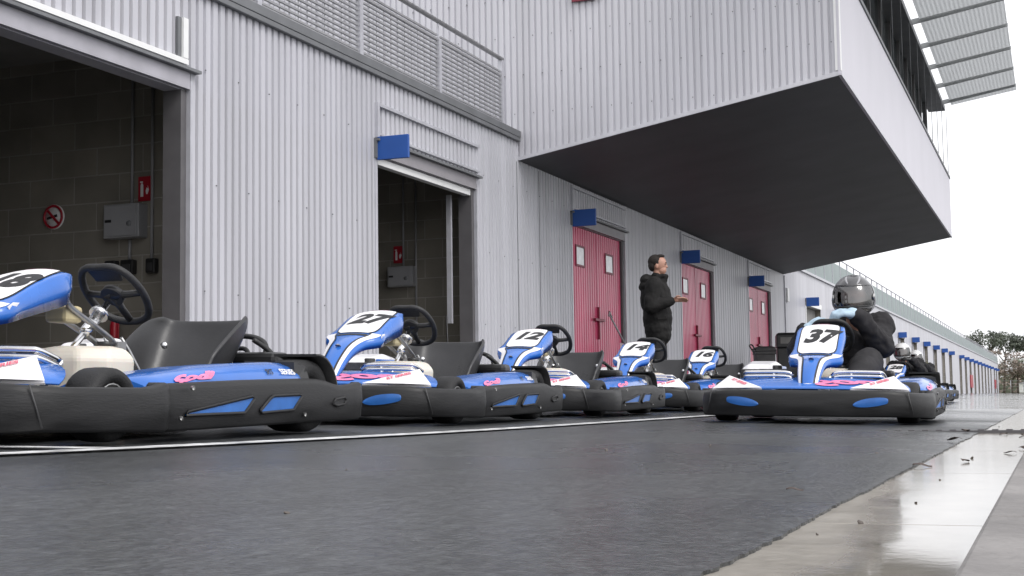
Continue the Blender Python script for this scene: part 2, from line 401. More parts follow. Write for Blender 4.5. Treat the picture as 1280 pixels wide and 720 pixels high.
# ------------------------------------------------------------------ pit building
BAYS = [6.72 + 6.2*k for k in range(-1, 0)] + [6.72, 12.70, 18.92, 25.20, 31.30] + [39.1] + \
       [44.8 + 6.2*k for k in range(9)] + [104.5 + 6.2*k for k in range(9)] + [163.0, 168.8]
DW = 2.64; LZ = 2.76; TOP = 3.62; Y0, Y1 = -2.0, 175.0
near = [b0 for b0 in BAYS if b0 < 36]
pit = empty('pit_building', (0,0,0))
tag(pit, 'long low pit garage block clad in ribbed grey metal with open and red doors', 'building')

def corr(mb, p0, p1, z0, z1, pitch=.125, depth=.032, zb=None, nrm=Vector((1,0,0))):
    """ribbed sheet from p0 to p1 (xy), outer skin at the line, grooves going inwards"""
    p0 = Vector((*p0, 0)); p1 = Vector((*p1, 0)); L = (p1-p0).length; d_ = (p1-p0)/L
    n = max(1, round(L/pitch)); pt = L/n; P = []
    for k in range(n):
        for (t, q) in ((.0,1),(.12,1),(.20,0),(.80,0),(.88,1)):
            P.append((t*pt + k*pt, q))
    P.append((L, 1))
    vs = []
    for (t, q) in P:
        w = p0 + d_*t - nrm*depth*q
        lo = z0 if zb is None else zb(t/L)
        vs.append((w.x, w.y, lo)); vs.append((w.x, w.y, z1))
    mb.add(vs, [(2*i, 2*i+2, 2*i+3, 2*i+1) for i in range(len(P)-1)])

def screws(mb, p0, p1, zs, step, off=Vector((.004,0,0)), r=.0048):
    p0 = Vector((*p0, 0)); p1 = Vector((*p1, 0)); L = (p1-p0).length; d_ = (p1-p0)/L
    for j, z in enumerate(zs):
        t = step*(.5 if j % 2 else .17)
        while t < L-.03:
            q = p0 + d_*t + off; mb.box((q.x-r, q.y-r, z-r), (q.x+r, q.y+r, z+r)); t += step

def ribs(b0): return (.108, .032) if b0 < 15 else (.108, .020) if b0 < 22 else (.216, .012) if b0 < 36 else (.5, .004)
w = MB(); base = gz(FX)
prev = Y0
for b0 in BAYS:
    if b0 < -1: continue
    pitch, dp_ = ribs(b0)
    if b0 > prev+.1: corr(w, (FX, prev), (FX, b0), base, LZ, pitch, dp_)
    corr(w, (FX, b0), (FX, b0+DW), LZ, TOP, pitch, dp_)
    prev = b0 + DW
corr(w, (FX, prev), (FX, Y1), base, LZ, .5, .004)
prev = Y0
for b0 in BAYS:
    if b0 < -1: continue
    if b0 > prev+.1: corr(w, (FX, prev), (FX, b0), LZ, TOP, *ribs(b0))
    prev = b0 + DW
corr(w, (FX, prev), (FX, Y1), LZ, TOP, .5, .004)
w.cur = 1
screws(w, (FX, 9.5), (FX, 12.6), (1.1, 2.0, 2.95), .50)
screws(w, (FX, 15.5), (FX, 18.7), (1.1, 2.0, 2.95), .50)
w.build('wall_cladding', [M['clad'], M['flash']], pit, fix=False)
# the wall's inner leaf (so that the sheet has a back), with the openings left free
w = MB(); prev = Y0
for b0 in BAYS:
    if b0 < -1: continue
    if b0 > prev+.1: w.box((FX-.20, prev, base), (FX-.03, b0, LZ))
    w.box((FX-.20, b0, LZ+.02), (FX-.03, b0+DW, TOP)); prev = b0+DW
w.box((FX-.20, prev, base), (FX-.03, Y1, LZ))
w.build('inner_wall', M['blocky'], pit)
MB().box((FX-7.5, Y0, 3.35), (FX-.22, Y1, 3.5)).build('ceiling', M['dark'], pit)
MB().box((FX-7.5, Y0, 0.0), (FX-.02, Y1, base+.008)).build('garage_floor', M['concrete_floor'], pit)
MB().box((FX-7.7, Y0, 0.0), (FX-7.5, Y1, 3.5)).build('back_wall', M['blocky'], pit)
p0 = None
for b0 in BAYS + [Y1-3.4]:
    y = b0 + 3.38 if b0 < 30 else b0 + DW + .9
    if abs(b0-6.72) < .1: y = 10.1
    if abs(b0-12.7) < .1: y = 16.0
    MB().box((FX-7.5, y, base), (FX-.2, y+.2, 3.35)).build('partition_wall', M['blockx'], pit)
# beams and lights under the garage ceiling
for b0 in near:
    if b0 < 0: continue
    MB().box((FX-3.2, b0-2.4, 3.12), (FX-3.0, b0+3.2, 3.348)).build('ceiling_beam', M['flash'], pit)
    MB().box((FX-1.6, b0-.6, 3.27), (FX-1.35, b0+.7, 3.347)).build('strip_light', M['boxgrey'], pit, bevel=.01)
# cornice
c = MB(); c.box((FX-.2, Y0, TOP+.002), (FX+.05, 16.78, TOP+.09)); c.box((FX-.02, Y0, TOP-.05), (FX+.045, 16.78, TOP+.001))
c.build('cornice', M['flash'], pit, bevel=.006)
MB().box((FX-.2, 35.9, TOP+.002), (FX+.055, Y1, TOP+.07)).build('cornice', M['trim'], pit)
MB().box((FX-7.7, Y0, TOP-.08), (FX-.22, Y1, TOP+.0)).build('roof_slab', M['flash'], pit)
MB().box((FX-7.7, Y1+.002, 0), (FX-.0, Y1+.2, TOP)).build('end_wall', M['clad'], pit)

def frame(b0):
    f = MB()
    f.cur = 0; f.box((FX-.16, b0-.05, base), (FX+.012, b0-.001, LZ+.06))
    f.cur = 1; f.box((FX-.20, b0+DW-.075, base), (FX-.028, b0+DW-.002, LZ-.03))
    f.cur = 0; f.box((FX-.03, b0+DW+.001, base), (FX+.012, b0+DW+.03, LZ+.05))
    f.cur = 2; f.box((FX-.19, b0+.002, LZ-.03), (FX-.034, b0+DW-.002, LZ+.015))
    f.cur = 2; f.box((FX-.03, b0+.01, LZ-.02), (FX+.008, b0+DW+.0, LZ+.118))
    f.cur = 3; f.box((FX-.02, b0-.06, LZ+.12), (FX+.06, b0+DW+.09, LZ+.145))
    f.build('door_frame', [M['trim'], M['dtrim'], M['band'] if b0 > 8 else M['lband'], M['flash']], pit)
M['lband'] = mat('light_grey_band', (.40,.39,.43), .5, 0, .1, 4)
M['band'] = mat('grey_band', (.29,.275,.295), .5, 0, .1, 4)
def upper_trim(b0, ztop=3.29):
    t_ = MB(); t_.box((FX+.001, b0-.035, LZ+.16), (FX+.035, b0+.015, ztop)); t_.box((FX+.001, b0+.017, ztop-.035), (FX+.035, b0+DW+.06, ztop))
    t_.box((FX+.001, b0+.017, LZ+.19), (FX+.032, b0+DW+.06, LZ+.215))
    t_.build('panel_trim', M['trim'], pit)

for b0 in near:
    if b0 < 0: continue
    frame(b0)
    if b0 > 10: upper_trim(b0, 3.29)
# the big nearest door: white sliding rail and its stop
t_ = MB(); t_.box((FX+.012, 6.2, LZ+.16), (FX+.05, 9.28, LZ+.205)); t_.build('sliding_rail', M['white'], pit)
MB().box((FX+.012, 9.21, LZ+.21), (FX+.05, 9.275, 3.30)).build('rail_stop', M['white'], pit)
MB().box((FX+.006, 9.16, LZ+.21), (FX+.03, 9.205, 3.30)).build('rail_stop', M['flash'], pit)
# raised sectional door seen as a white bottom rail in the second opening, and its guide rail
MB().box((FX-.12, 12.72, LZ-.105), (FX-.036, 15.26, LZ-.032)).build('raised_door', M['white'], pit, bevel=.004)
t_ = MB(); t_.box((FX-.30, 15.12, 1.1), (FX-.24, 15.16, LZ-.1)); t_.build('guide_rail', M['trim'], pit)
MB().tube([(FX-.28, 15.05, 1.2), (FX-.27, 15.06, .8), (FX-.28, 15.03, .5)], .012, 6).build('door_cable', M['black'], pit)

# red double doors
def red_door(b0):
    zt = LZ - .035
    for (ya, yb) in ((b0+.02, b0+DW/2-.012), (b0+DW/2+.012, b0+DW-.11)):
        l = MB(); corr(l, (FX-.06, ya), (FX-.06, yb), base+.03, zt, .105, .022 if b0 < 22 else .008)
        l.box((FX-.12, ya, base+.03), (FX-.085, yb, zt))
        l.box((FX-.084, ya, base+.03), (FX-.055, ya+.02, zt)); l.box((FX-.084, yb-.02, base+.03), (FX-.055, yb, zt))
        leaf = l.build('garage_door', M['red'], pit, fix=False)
        yc = ya + (.50 if ya < b0+.5 else .62); z0, z1 = 2.17, 2.43
        fr_ = MB(); y0, y1 = yc-.18, yc+.18
        for (a, c_) in (((y0-.03, z0-.03), (y1+.03, z0)), ((y0-.03, z1), (y1+.03, z1+.03)), ((y0-.03, z0+.001), (y0, z1-.001)), ((y1, z0+.001), (y1+.03, z1-.001))):
            fr_.box((FX-.083, a[0], a[1]), (FX-.045, c_[0], c_[1]))
        wn = fr_.build('window', M['redd'], leaf)
        MB().box((FX-.083, y0+.001, z0+.001), (FX-.053, y1-.001, z1-.001)).build('pane', M['pane'], leaf)
        if ya > b0+.5:
            h = MB(); h.box((FX-.055, b0+DW/2-.02, 1.08), (FX-.02, b0+DW/2+.02, 1.58)); h.box((FX-.054, b0+DW/2-.22, 1.36), (FX-.012, b0+DW/2+.24, 1.40))
            h.build('handle', M['redd'], leaf, bevel=.004)
for b0 in (18.92, 25.20, 31.30): red_door(b0)
# far openings : frames, a few closed with red leaves low down
for i, b0 in enumerate([q for q in BAYS if q > 36]):
    f = MB(); f.box((FX-.1, b0-.06, base), (FX+.02, b0-.002, LZ+.05)); f.box((FX-.2, b0+.0, LZ-.04), (FX+.03, b0+DW+.05, LZ+.10))
    f.build('door_frame', M['dtrim'] if i else M['white'], pit)
    l = MB(); l.box((FX-.22, b0+DW*.62, base+.01), (FX-.16, b0+DW-.002, LZ-.05)) if i else l.box((FX-.22, b0+.01, base+.01), (FX-.16, b0+DW-.01, LZ-.05))
    l.build('garage_door', M['clad'] if i else M['dark'], pit)  # first one: dark sheet painting in the shade of an open doorway
for b0 in (BAYS[18], BAYS[-2]):
    MB().box((FX+.03, b0-.3, .62), (FX+.09, b0+2.9, 1.65)).build('red_barrier_panel', M['redl'], pit)
MB().box((FX+.001, 35.95, 2.62), (FX+.07, 36.2, 2.98)).build('wall_lamp', M['white'], pit, bevel=.01)
MB().box((FX+.001, 35.80, base), (FX+.03, 35.86, 3.3)).build('downpipe', M['trim'], pit)
for yy in (17.55, 16.72): MB().box((FX+.001, yy, base), (FX+.006, yy+.012, 3.3)).build('sheet_joint', M['flash'], pit)

# bracket signs
places = {6.72:'beside the big open garage at the left edge', 12.70:'over the open doorway at the middle of the wall',
          18.92:'over the nearest red door', 25.20:'over the red door behind the standing man', 31.30:'over the farthest red door, last one under the overhang'}
sign0 = None
for b0 in BAYS:
    if b0 < 10: continue
    if sign0 is None:
        s_ = MB(); s_.box((FX+.02, -.02, 2.68), (FX+.38, .02, 2.925))
        sign0 = s_.build('bracket_sign', M['sign'], bevel=.006)
        br = MB(); br.box((FX+.0, -.05, 2.70), (FX+.03, .05, 2.91)); br.build('bracket', M['flash'], sign0)
        o = sign0
    else: o = copy_tree(sign0)
    o.location = (0, b0-.01, 0)
    if b0 < 36: tag(o, 'blank blue bracket sign ' + places[b0], 'sign', 'blue bracket signs along the pit wall')
    else: tag(o, 'small blank blue bracket sign on the far pit wall beyond the overhang', 'sign', 'blue bracket signs on the far pit wall')

# louvred balustrade along the near roof edge
bx = FX-.03
bal = empty('balustrade', (0,0,0)); tag(bal, 'louvred metal balustrade with round handrail along the near roof edge above the garages', 'railing')
posts = [16.30 - 1.955*k for k in range(9)]
for y in posts: 
    MB().box((bx-.03, y-.035, TOP+.11), (bx+.03, y+.035, 4.36 if y < 16.2 else 4.56)).build('post', M['trim'], bal)
    MB().box((bx-.008, y-.012, 4.361), (bx+.008, y+.012, 4.58)).build('rail_bracket', M['trim'], bal) if y < 16.2 else None
for i in range(len(posts)-1):
    y1_, y0_ = posts[i]-.05, posts[i+1]+.05
    l = MB()
    for k in range(13):
        z = TOP+.142 + k*.053
        l.prism([(bx-.010,y0_,z+.0),(bx+.018,y0_,z-.004),(bx+.018,y0_,z+.017),(bx-.010,y0_,z+.019)], (0,y1_-y0_,0))
    n = int((y1_-y0_)/.16)
    for k in range(n+1):
        yk = y0_ + (y1_-y0_)*k/n
        l.box((bx-.004, yk-.003, TOP+.125), (bx+.003, yk+.003, 4.36))
    l.box((bx-.02, y0_, TOP+.112), (bx+.02, y1_, TOP+.13)); l.box((bx-.02, y0_, 4.345), (bx+.02, y1_, 4.37))
    l.build('louvre_panel', M['louvre'], bal)
MB().tube([(bx, posts[-1], 4.585), (bx, 16.34, 4.585)], .028, 10).build('handrail', M['steel'], bal)
# glazed balustrade on the far roof edge
fb = empty('glazed_balustrade', (0,0,0)); tag(fb, 'pale green glass balustrade running along the far roof edge beyond the overhang', 'railing')
y = 36.0; pan = None; pst = None
while y < 174:
    if pan is None:
        pan = MB().box((bx-.01, .04, TOP+.10), (bx+.01, 1.66, 4.42)).build('glass_panel', M['glassp'], fb)
        pst = MB().box((bx-.02, -.025, TOP+.07), (bx+.025, .025, 4.62)).build('post', M['trim'], fb)
        a, c_ = pan, pst
    else:
        a, c_ = pan.copy(), pst.copy(); C.objects.link(a); C.objects.link(c_); a.parent = fb; c_.parent = fb
    a.location.y = y; c_.location.y = y; y += 1.7
MB().tube([(bx, 36, 4.63), (bx, 174, 4.63)], .02, 8).build('handrail', M['trim'], fb)

# garage fittings
def eq_box(name, x, y, z, w_, h_, d_, lab):
    t_ = MB().box((x-w_/2, y-d_, z-h_/2), (x+w_/2, y, z+h_/2)).build(name, M['boxgrey'], bevel=.008)
    tag(t_, lab, 'electrical box', 'grey electrical boxes in the garages')
    MB().box((x-w_/2+.02, y-d_-.012, z-h_/2+.015), (x+w_/2-.02, y-d_-.001, z+h_/2-.015)).build('cover', M['boxgrey'], t_, bevel=.004)
    lk = MB(); lk.lathe([(.0,-.01),(.022,-.01),(.026,0)], 14, Matrix.Translation((x+w_*.25, y-d_-.013, z-.03))); lk.build('lock', M['flash'], t_)
    MB().box((x-w_*.42, y-d_-.018, z-.012), (x-w_*.25, y-d_-.0125, z+.012)).build('switch', M['black'], t_)
eq_box('electrical_box', -7.635, 10.1, 1.80, .38, .30, .13, 'grey electrical box on the block wall in the big open garage')
eq_box('electrical_box', -7.80, 16.0, 1.775, .36, .26, .13, 'grey electrical box on the block wall through the middle open doorway')
def fire_sign(x, y, z, h_, lab):
    t_ = MB().box((x-.07, y-.012, z-h_/2), (x+.07, y-.001, z+h_/2)).build('fire_extinguisher_sign', M['redl']); tag(t_, lab, 'sign')
    p_ = MB(); f = y-.0135
    p_.prism([(x-.045,f,z-.07),(x-.015,f,z-.07),(x-.015,f,z+.03),(x-.022,f,z+.05),(x-.038,f,z+.05),(x-.045,f,z+.03)], (0,.001,0))
    p_.box((x-.05, f, z+.055), (x-.02, f+.001, z+.068))
    p_.prism([(x+.015,f,z-.05),(x+.03,f,z-.05),(x+.045,f,z-.01),(x+.03,f,z+.03),(x+.035,f,z),(x+.02,f,z+.01),(x+.01,f,z-.02)], (0,.001,0))
    p_.build('pictogram', M['plate'], t_)
fire_sign(-7.47, 10.1, 2.09, .22, 'red fire extinguisher sign above the grey box in the big open garage')
fire_sign(-7.875, 16.0, 2.07, .22, 'red fire extinguisher sign seen through the middle open doorway')
ns = MB(); T = Matrix.Translation((-8.47, 10.088, 1.90)); ns.lathe([(0,-.004),(.115,-.004),(.115,.01)], 28, T); o = ns.build('no_smoking_sign', M['plate'])
tag(o, 'round white no smoking sign on the block wall of the big garage', 'sign')
MB().tube([(-8.47+.10*math.cos(a*.2618), 10.08, 1.90+.10*math.sin(a*.2618)) for a in range(24)], .012, 6, closed=True).build('red_ring', M['redl'], o)
MB().box((-.10,-.004,-.012),(.10,.0,.012), Matrix.Translation((-8.47,10.078,1.9))@Matrix.Rotation(R(45),4,'Y')).build('red_bar', M['redl'], o)
MB().box((-.07,-.002,-.012),(.05,.0,.012), Matrix.Translation((-8.475,10.083,1.9))@Matrix.Rotation(R(-12),4,'Y')).build('cigarette', M['ink'], o)
def conduit(pts, lab): tag(MB().tube(pts, .014, 8).build('conduit', M['boxgrey']), lab, 'pipe', 'conduits on the garage walls')
conduit([(-7.60,10.08,3.3),(-7.60,10.08,1.96)], 'grey conduit from the ceiling down to the box in the big garage')
conduit([(-7.62,10.08,1.64),(-7.62,10.08,1.46)], 'short grey conduit below the box in the big garage')
conduit([(-7.385,10.08,3.3),(-7.385,10.08,1.46)], 'long grey conduit right of the box in the big garage')
conduit([(-7.80,15.98,3.3),(-7.80,15.98,1.91)], 'grey conduit down to the box seen through the middle doorway')
conduit([(-7.62,15.98,3.3),(-7.62,15.98,.6)], 'long grey conduit right of the box seen through the middle doorway')
for i, (x, w_) in enumerate(((-7.80,.12),(-7.62,.14),(-7.37,.10))):
    o = MB().box((x-w_/2, 10.03, 1.33), (x+w_/2, 10.098, 1.46)).build('wall_socket', M['black'], bevel=.012)
    tag(o, ['black double socket farthest left under the grey box of the big garage','black double socket straight under the grey box of the big garage','single black socket at the foot of the long conduit'][i], 'socket', 'sockets on the garage wall')
    MB().box((x-w_*.3, 10.022, 1.35), (x+w_*.3, 10.029, 1.42)).build('cover_flap', M['bin'], o, bevel=.004)
# fire extinguisher on the garage wall
fx = empty('fire_extinguisher', (-7.70, 9.98, .62)); fx.scale = (.52,.52,.66); tag(fx, 'red fire extinguisher on the garage wall behind the nearest steering wheel', 'fire extinguisher')
Tz = Matrix.Rotation(R(90), 4, 'X')
b_ = MB(); b_.lathe([(0,0),(.07,.0),(.078,.02),(.078,.38),(.06,.44),(.025,.47),(.025,.5),(0,.5)], 20, Tz); b_.build('cylinder', M['redl'], fx)
MB().box((-.03,-.015,.5),(.07,.015,.53)).build('handle', M['black'], fx)
MB().tube(smooth_path([(.0,0,.5),(.09,-.02,.46),(.11,-.04,.3),(.09,-.05,.12)]), .012, 8).build('hose', M['redl'], fx)

# ------------------------------------------------------------------ overhanging upper block
ov = empty('overhanging_block', (0,0,0)); tag(ov, 'overhanging upper storey of ribbed metal with a dark sloping underside', 'building')
OX, OY0, OY1 = -2.28, 16.8, 35.8; SZ0, SZ1 = 3.325, 4.055
def soff(x): return SZ0 + (SZ1-SZ0)*(x-FX)/(OX-FX)
c = MB(); corr(c, (FX-9, OY0), (FX, OY0), TOP+.1, 9.5, .0895, .022, None, Vector((0,-1,0)))
corr(c, (FX, OY0), (OX-.03, OY0), 0, 9.5, .0895, .022, lambda t: soff(FX + t*(OX-.03-FX))+.05, Vector((0,-1,0)))
c.cur = 1
k = 0; x = FX-8.8
for j in range(10):
    z0 = 3.95 + .52*j
    x = FX - 8.9 + (.13 if j % 2 else 0)
    while x < OX-.1:
        if z0 > soff(max(x, FX))+.15: c.box((x-.006, OY0-.005, z0-.006), (x+.006, OY0+.004, z0+.006))
        x += .2685
c.build('side_cladding', [M['clad2'], M['flash']], ov, fix=False)
MB().prism([(FX-9,OY0+.03,TOP+.1),(FX,OY0+.03,TOP+.1),(FX,OY0+.03,soff(FX)+.02),(OX-.05,OY0+.03,soff(OX)+.02),(OX-.05,OY0+.03,9.5),(FX-9,OY0+.03,9.5)], (0,.17,0)).build('side_wall', M['trim'], ov)
# soffit
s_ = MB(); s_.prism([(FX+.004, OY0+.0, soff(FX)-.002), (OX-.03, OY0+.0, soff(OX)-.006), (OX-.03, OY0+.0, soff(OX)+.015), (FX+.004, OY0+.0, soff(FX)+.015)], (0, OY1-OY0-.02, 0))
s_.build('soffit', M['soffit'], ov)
e_ = MB(); e_.prism([(FX, OY0-.004, soff(FX)-.004), (OX+.004, OY0-.004, soff(OX)-.008), (OX+.004, OY0-.004, soff(OX)+.045), (FX, OY0-.004, soff(FX)+.045)], (0, -.022, 0))
e_.build('edge_trim', M['clad2'], ov)
MB().box((OX-.03, OY0-.03, SZ1-.01), (OX, OY1, 5.52)).build('front_fascia', M['fascia'], ov)
MB().box((OX+.001, OY0-.02, SZ1-.012), (OX+.012, OY1, SZ1+.02)).build('edge_trim', M['trim'], ov)
MB().box((OX-.06, OY0-.025, SZ1+.05), (OX+.008, OY0+.06, 9.5)).build('corner_trim', M['white'], ov)
MB().box((OX-.10, OY0-.03, 5.521), (OX+.02, OY1, 5.58)).build('sill', M['flash'], ov)
MB().box((FX, OY1-.2, SZ1+.2), (OX-.05, OY1-.02, 5.5)).build('end_wall', M['fascia'], ov)
# glazing set back behind the fascia
wx = OX-.42
for k in range(12):
    y0_, y1_ = OY0+.3+k*1.56, OY0+.3+(k+1)*1.56-.06
    if y1_ > OY1-.3: break
    f = MB(); f.box((wx-.05, y1_, 5.5), (wx+.06, y1_+.06, 7.2)); f.box((wx-.04, y0_, 6.35), (wx+.05, y1_-.002, 6.40)); wdw = f.build('window', M['dtrim'], ov)
    MB().box((wx-.01, y0_, 5.5), (wx+.01, y1_, 6.348)).box((wx-.01, y0_, 6.402), (wx+.01, y1_, 7.2)).build('pane', M['wglass'], wdw)
for k in range(13):
    y = OY0+.4+k*1.56
    MB().tube([(OX-.03, y, 5.58), (OX-.03, y, 7.22)], .007, 6).build('stay_rod', M['flash'], ov)
MB().box((FX-9, OY0+.2, 7.33), (OX-.43, OY1-.05, 7.6)).build('roof', M['flash'], ov)
MB().box((OX-.42, OY0-3, 7.20), (OX-.02, OY1-.3, 7.32)).build('eaves_beam', M['flash'], ov)
MB().box((OX-.40, OY0+.1, 5.2), (OX-.06, OY1-.1, 5.5)).build('gallery_floor', M['flash'], ov)
# canopy
def cz(x): return 7.34 + (x-OX)*.155
cx0, cx1 = OX+.02, -.62
y = OY1 - .15; first = True; ylist = []
while y > OY0-4: ylist.append(y); y -= 2.0
for i, y in enumerate(ylist):
    hh = 1.92 if i else .62
    if i: pass
    ya = y - hh
    p_ = MB(); p_.prism([(cx0+.10, ya, cz(cx0+.1)), (cx1, ya, cz(cx1)), (cx1, ya, cz(cx1)+.02), (cx0+.1, ya, cz(cx0+.1)+.02)], (0, hh, 0))
    p_.build('canopy_panel', M['canopy'], ov)
    q = MB(); q.prism([(cx0-.05, ya-.055, cz(cx0)-.08), (cx1+.01, ya-.055, cz(cx1)-.05), (cx1+.01, ya-.055, cz(cx1)+.02), (cx0-.05, ya-.055, cz(cx0)+.03)], (0, .03, 0))
    q.build('canopy_rib', M['rib'], ov)
    if i == 0: ylist[1:] = [v + 1.4 - .0 for v in ylist[1:]]
# red lettering whose lower edge shows at the top of the picture
r_ = MB()
for k, (a, w_) in enumerate(((-5.70,.11),(-5.57,.08),(-5.47,.06),(-5.36,.10))):
    r_.box((a, OY0-.05, 5.40), (a+w_, OY0-.012, 5.80))
    r_.box((a, OY0-.05, 5.36), (a+w_+.02, OY0-.012, 5.399)) if k < 3 else None
tag(r_.build('wall_lettering', M['redd']), 'dark red raised lettering on the ribbed side of the overhanging block', 'sign')

# ------------------------------------------------------------------ go-kart
def text_mesh(body, size, shear=0.0, offset=0.0, mt=None, sx=1.0):
    cu = bpy.data.curves.new('text', 'FONT'); cu.body = body; cu.size = size; cu.shear = shear; cu.offset = offset
    cu.align_x = 'CENTER'; cu.align_y = 'CENTER'; cu.resolution_u = 4
    o = bpy.data.objects.new('text', cu); C.objects.link(o)
    dg = bpy.context.evaluated_depsgraph_get(); dg.update()
    me = bpy.data.meshes.new_from_object(o.evaluated_get(dg), depsgraph=dg)
    bpy.data.objects.remove(o); bpy.data.curves.remove(cu)
    bm = bmesh.new(); bm.from_mesh(me)
    bmesh.ops.triangulate(bm, faces=bm.faces)
    bmesh.ops.subdivide_edges(bm, edges=[e for e in bm.edges if e.calc_length() > size*.15], cuts=2)
    vs = [(v.co.x*sx, v.co.y) for v in bm.verts]; bm.verts.ensure_lookup_table()
    fs = [tuple(v.index for v in f.verts) for f in bm.faces]; bm.free(); bpy.data.meshes.remove(me)
    return vs, fs
def text_on(name, body, size, fn, mt, parent, **kw):
    vs, fs = text_mesh(body, size, **kw)
    b_ = MB(); b_.add([fn(u, v) for u, v in vs], fs)
    return b_.build(name, mt, parent, fix=False)

FAIR = [(.885,.198,.046,.02),(.855,.250,.052,.03),(.800,.312,.060,.035),(.730,.368,.070,.04),(.655,.405,.090,.045),(.585,.430,.138,.055),
        (.51,.468,.126,.075),(.42,.513,.126,.095),(.33,.548,.126,.105),(.26,.560,.112,.095),(.205,.545,.08,.07),(.185,.525,.03,.03)]
def fair(s, t, off=0.0):
    x, z, hw, dr = cat_rom(FAIR, s); a = cat_rom(FAIR, s-.05); c_ = cat_rom(FAIR, s+.05)
    d_ = Vector((c_[0]-a[0], 0, c_[1]-a[1])).normalized(); n = Vector((-d_.z, 0, d_.x))
    if n.z < 0: n = -n
    q = t/max(hw, .02)
    return Vector((x, t, z)) + n*(off - .016*min(q*q, 2))
def fair_len(s0, dist):
    """station reached after walking 'dist' metres along the profile (signed)"""
    st = .02 if dist > 0 else -.02; s = s0; L = 0
    while L < abs(dist) and 0 < s < 11:
        a = cat_rom(FAIR, s); b2 = cat_rom(FAIR, s+st); L += math.hypot(b2[0]-a[0], b2[1]-a[1]); s += st
    return s

ring_path_l = [(.975,0),(.972,.22),(.952,.38),(.89,.492),(.76,.562),(.60,.598),(.46,.604),(.40,.592),(.372,.56),(.375,.52)]
def bumper_loft(path, ztop, zbot, th=.05):
    """path in xy; hollow-backed moulded strip with a rolled top edge"""
    P = [Vector((*p, 0)) for p in path]; secs = []
    for i, p in enumerate(P):
        d_ = (P[min(i+1,len(P)-1)] - P[max(i-1,0)]).normalized(); n = Vector((d_.y, -d_.x, 0))   # outward to the right of travel
        t = i/(len(P)-1); zt, zb = ztop(p), zbot(p)
        sec = [(0.012,zb),(.002,zb+.010),(-.004,zb+(zt-zb)*.5),(0,zt-.022),(.004,zt-.006),(.014,zt),(th*.7,zt),(th,zt-.008),(th,zt-.02),(.026,zt-.03),(.022,zb+.02),(.03,zb)]
        secs.append([p - n*o_ + Vector((0,0,z_)) for o_, z_ in sec])
    return secs

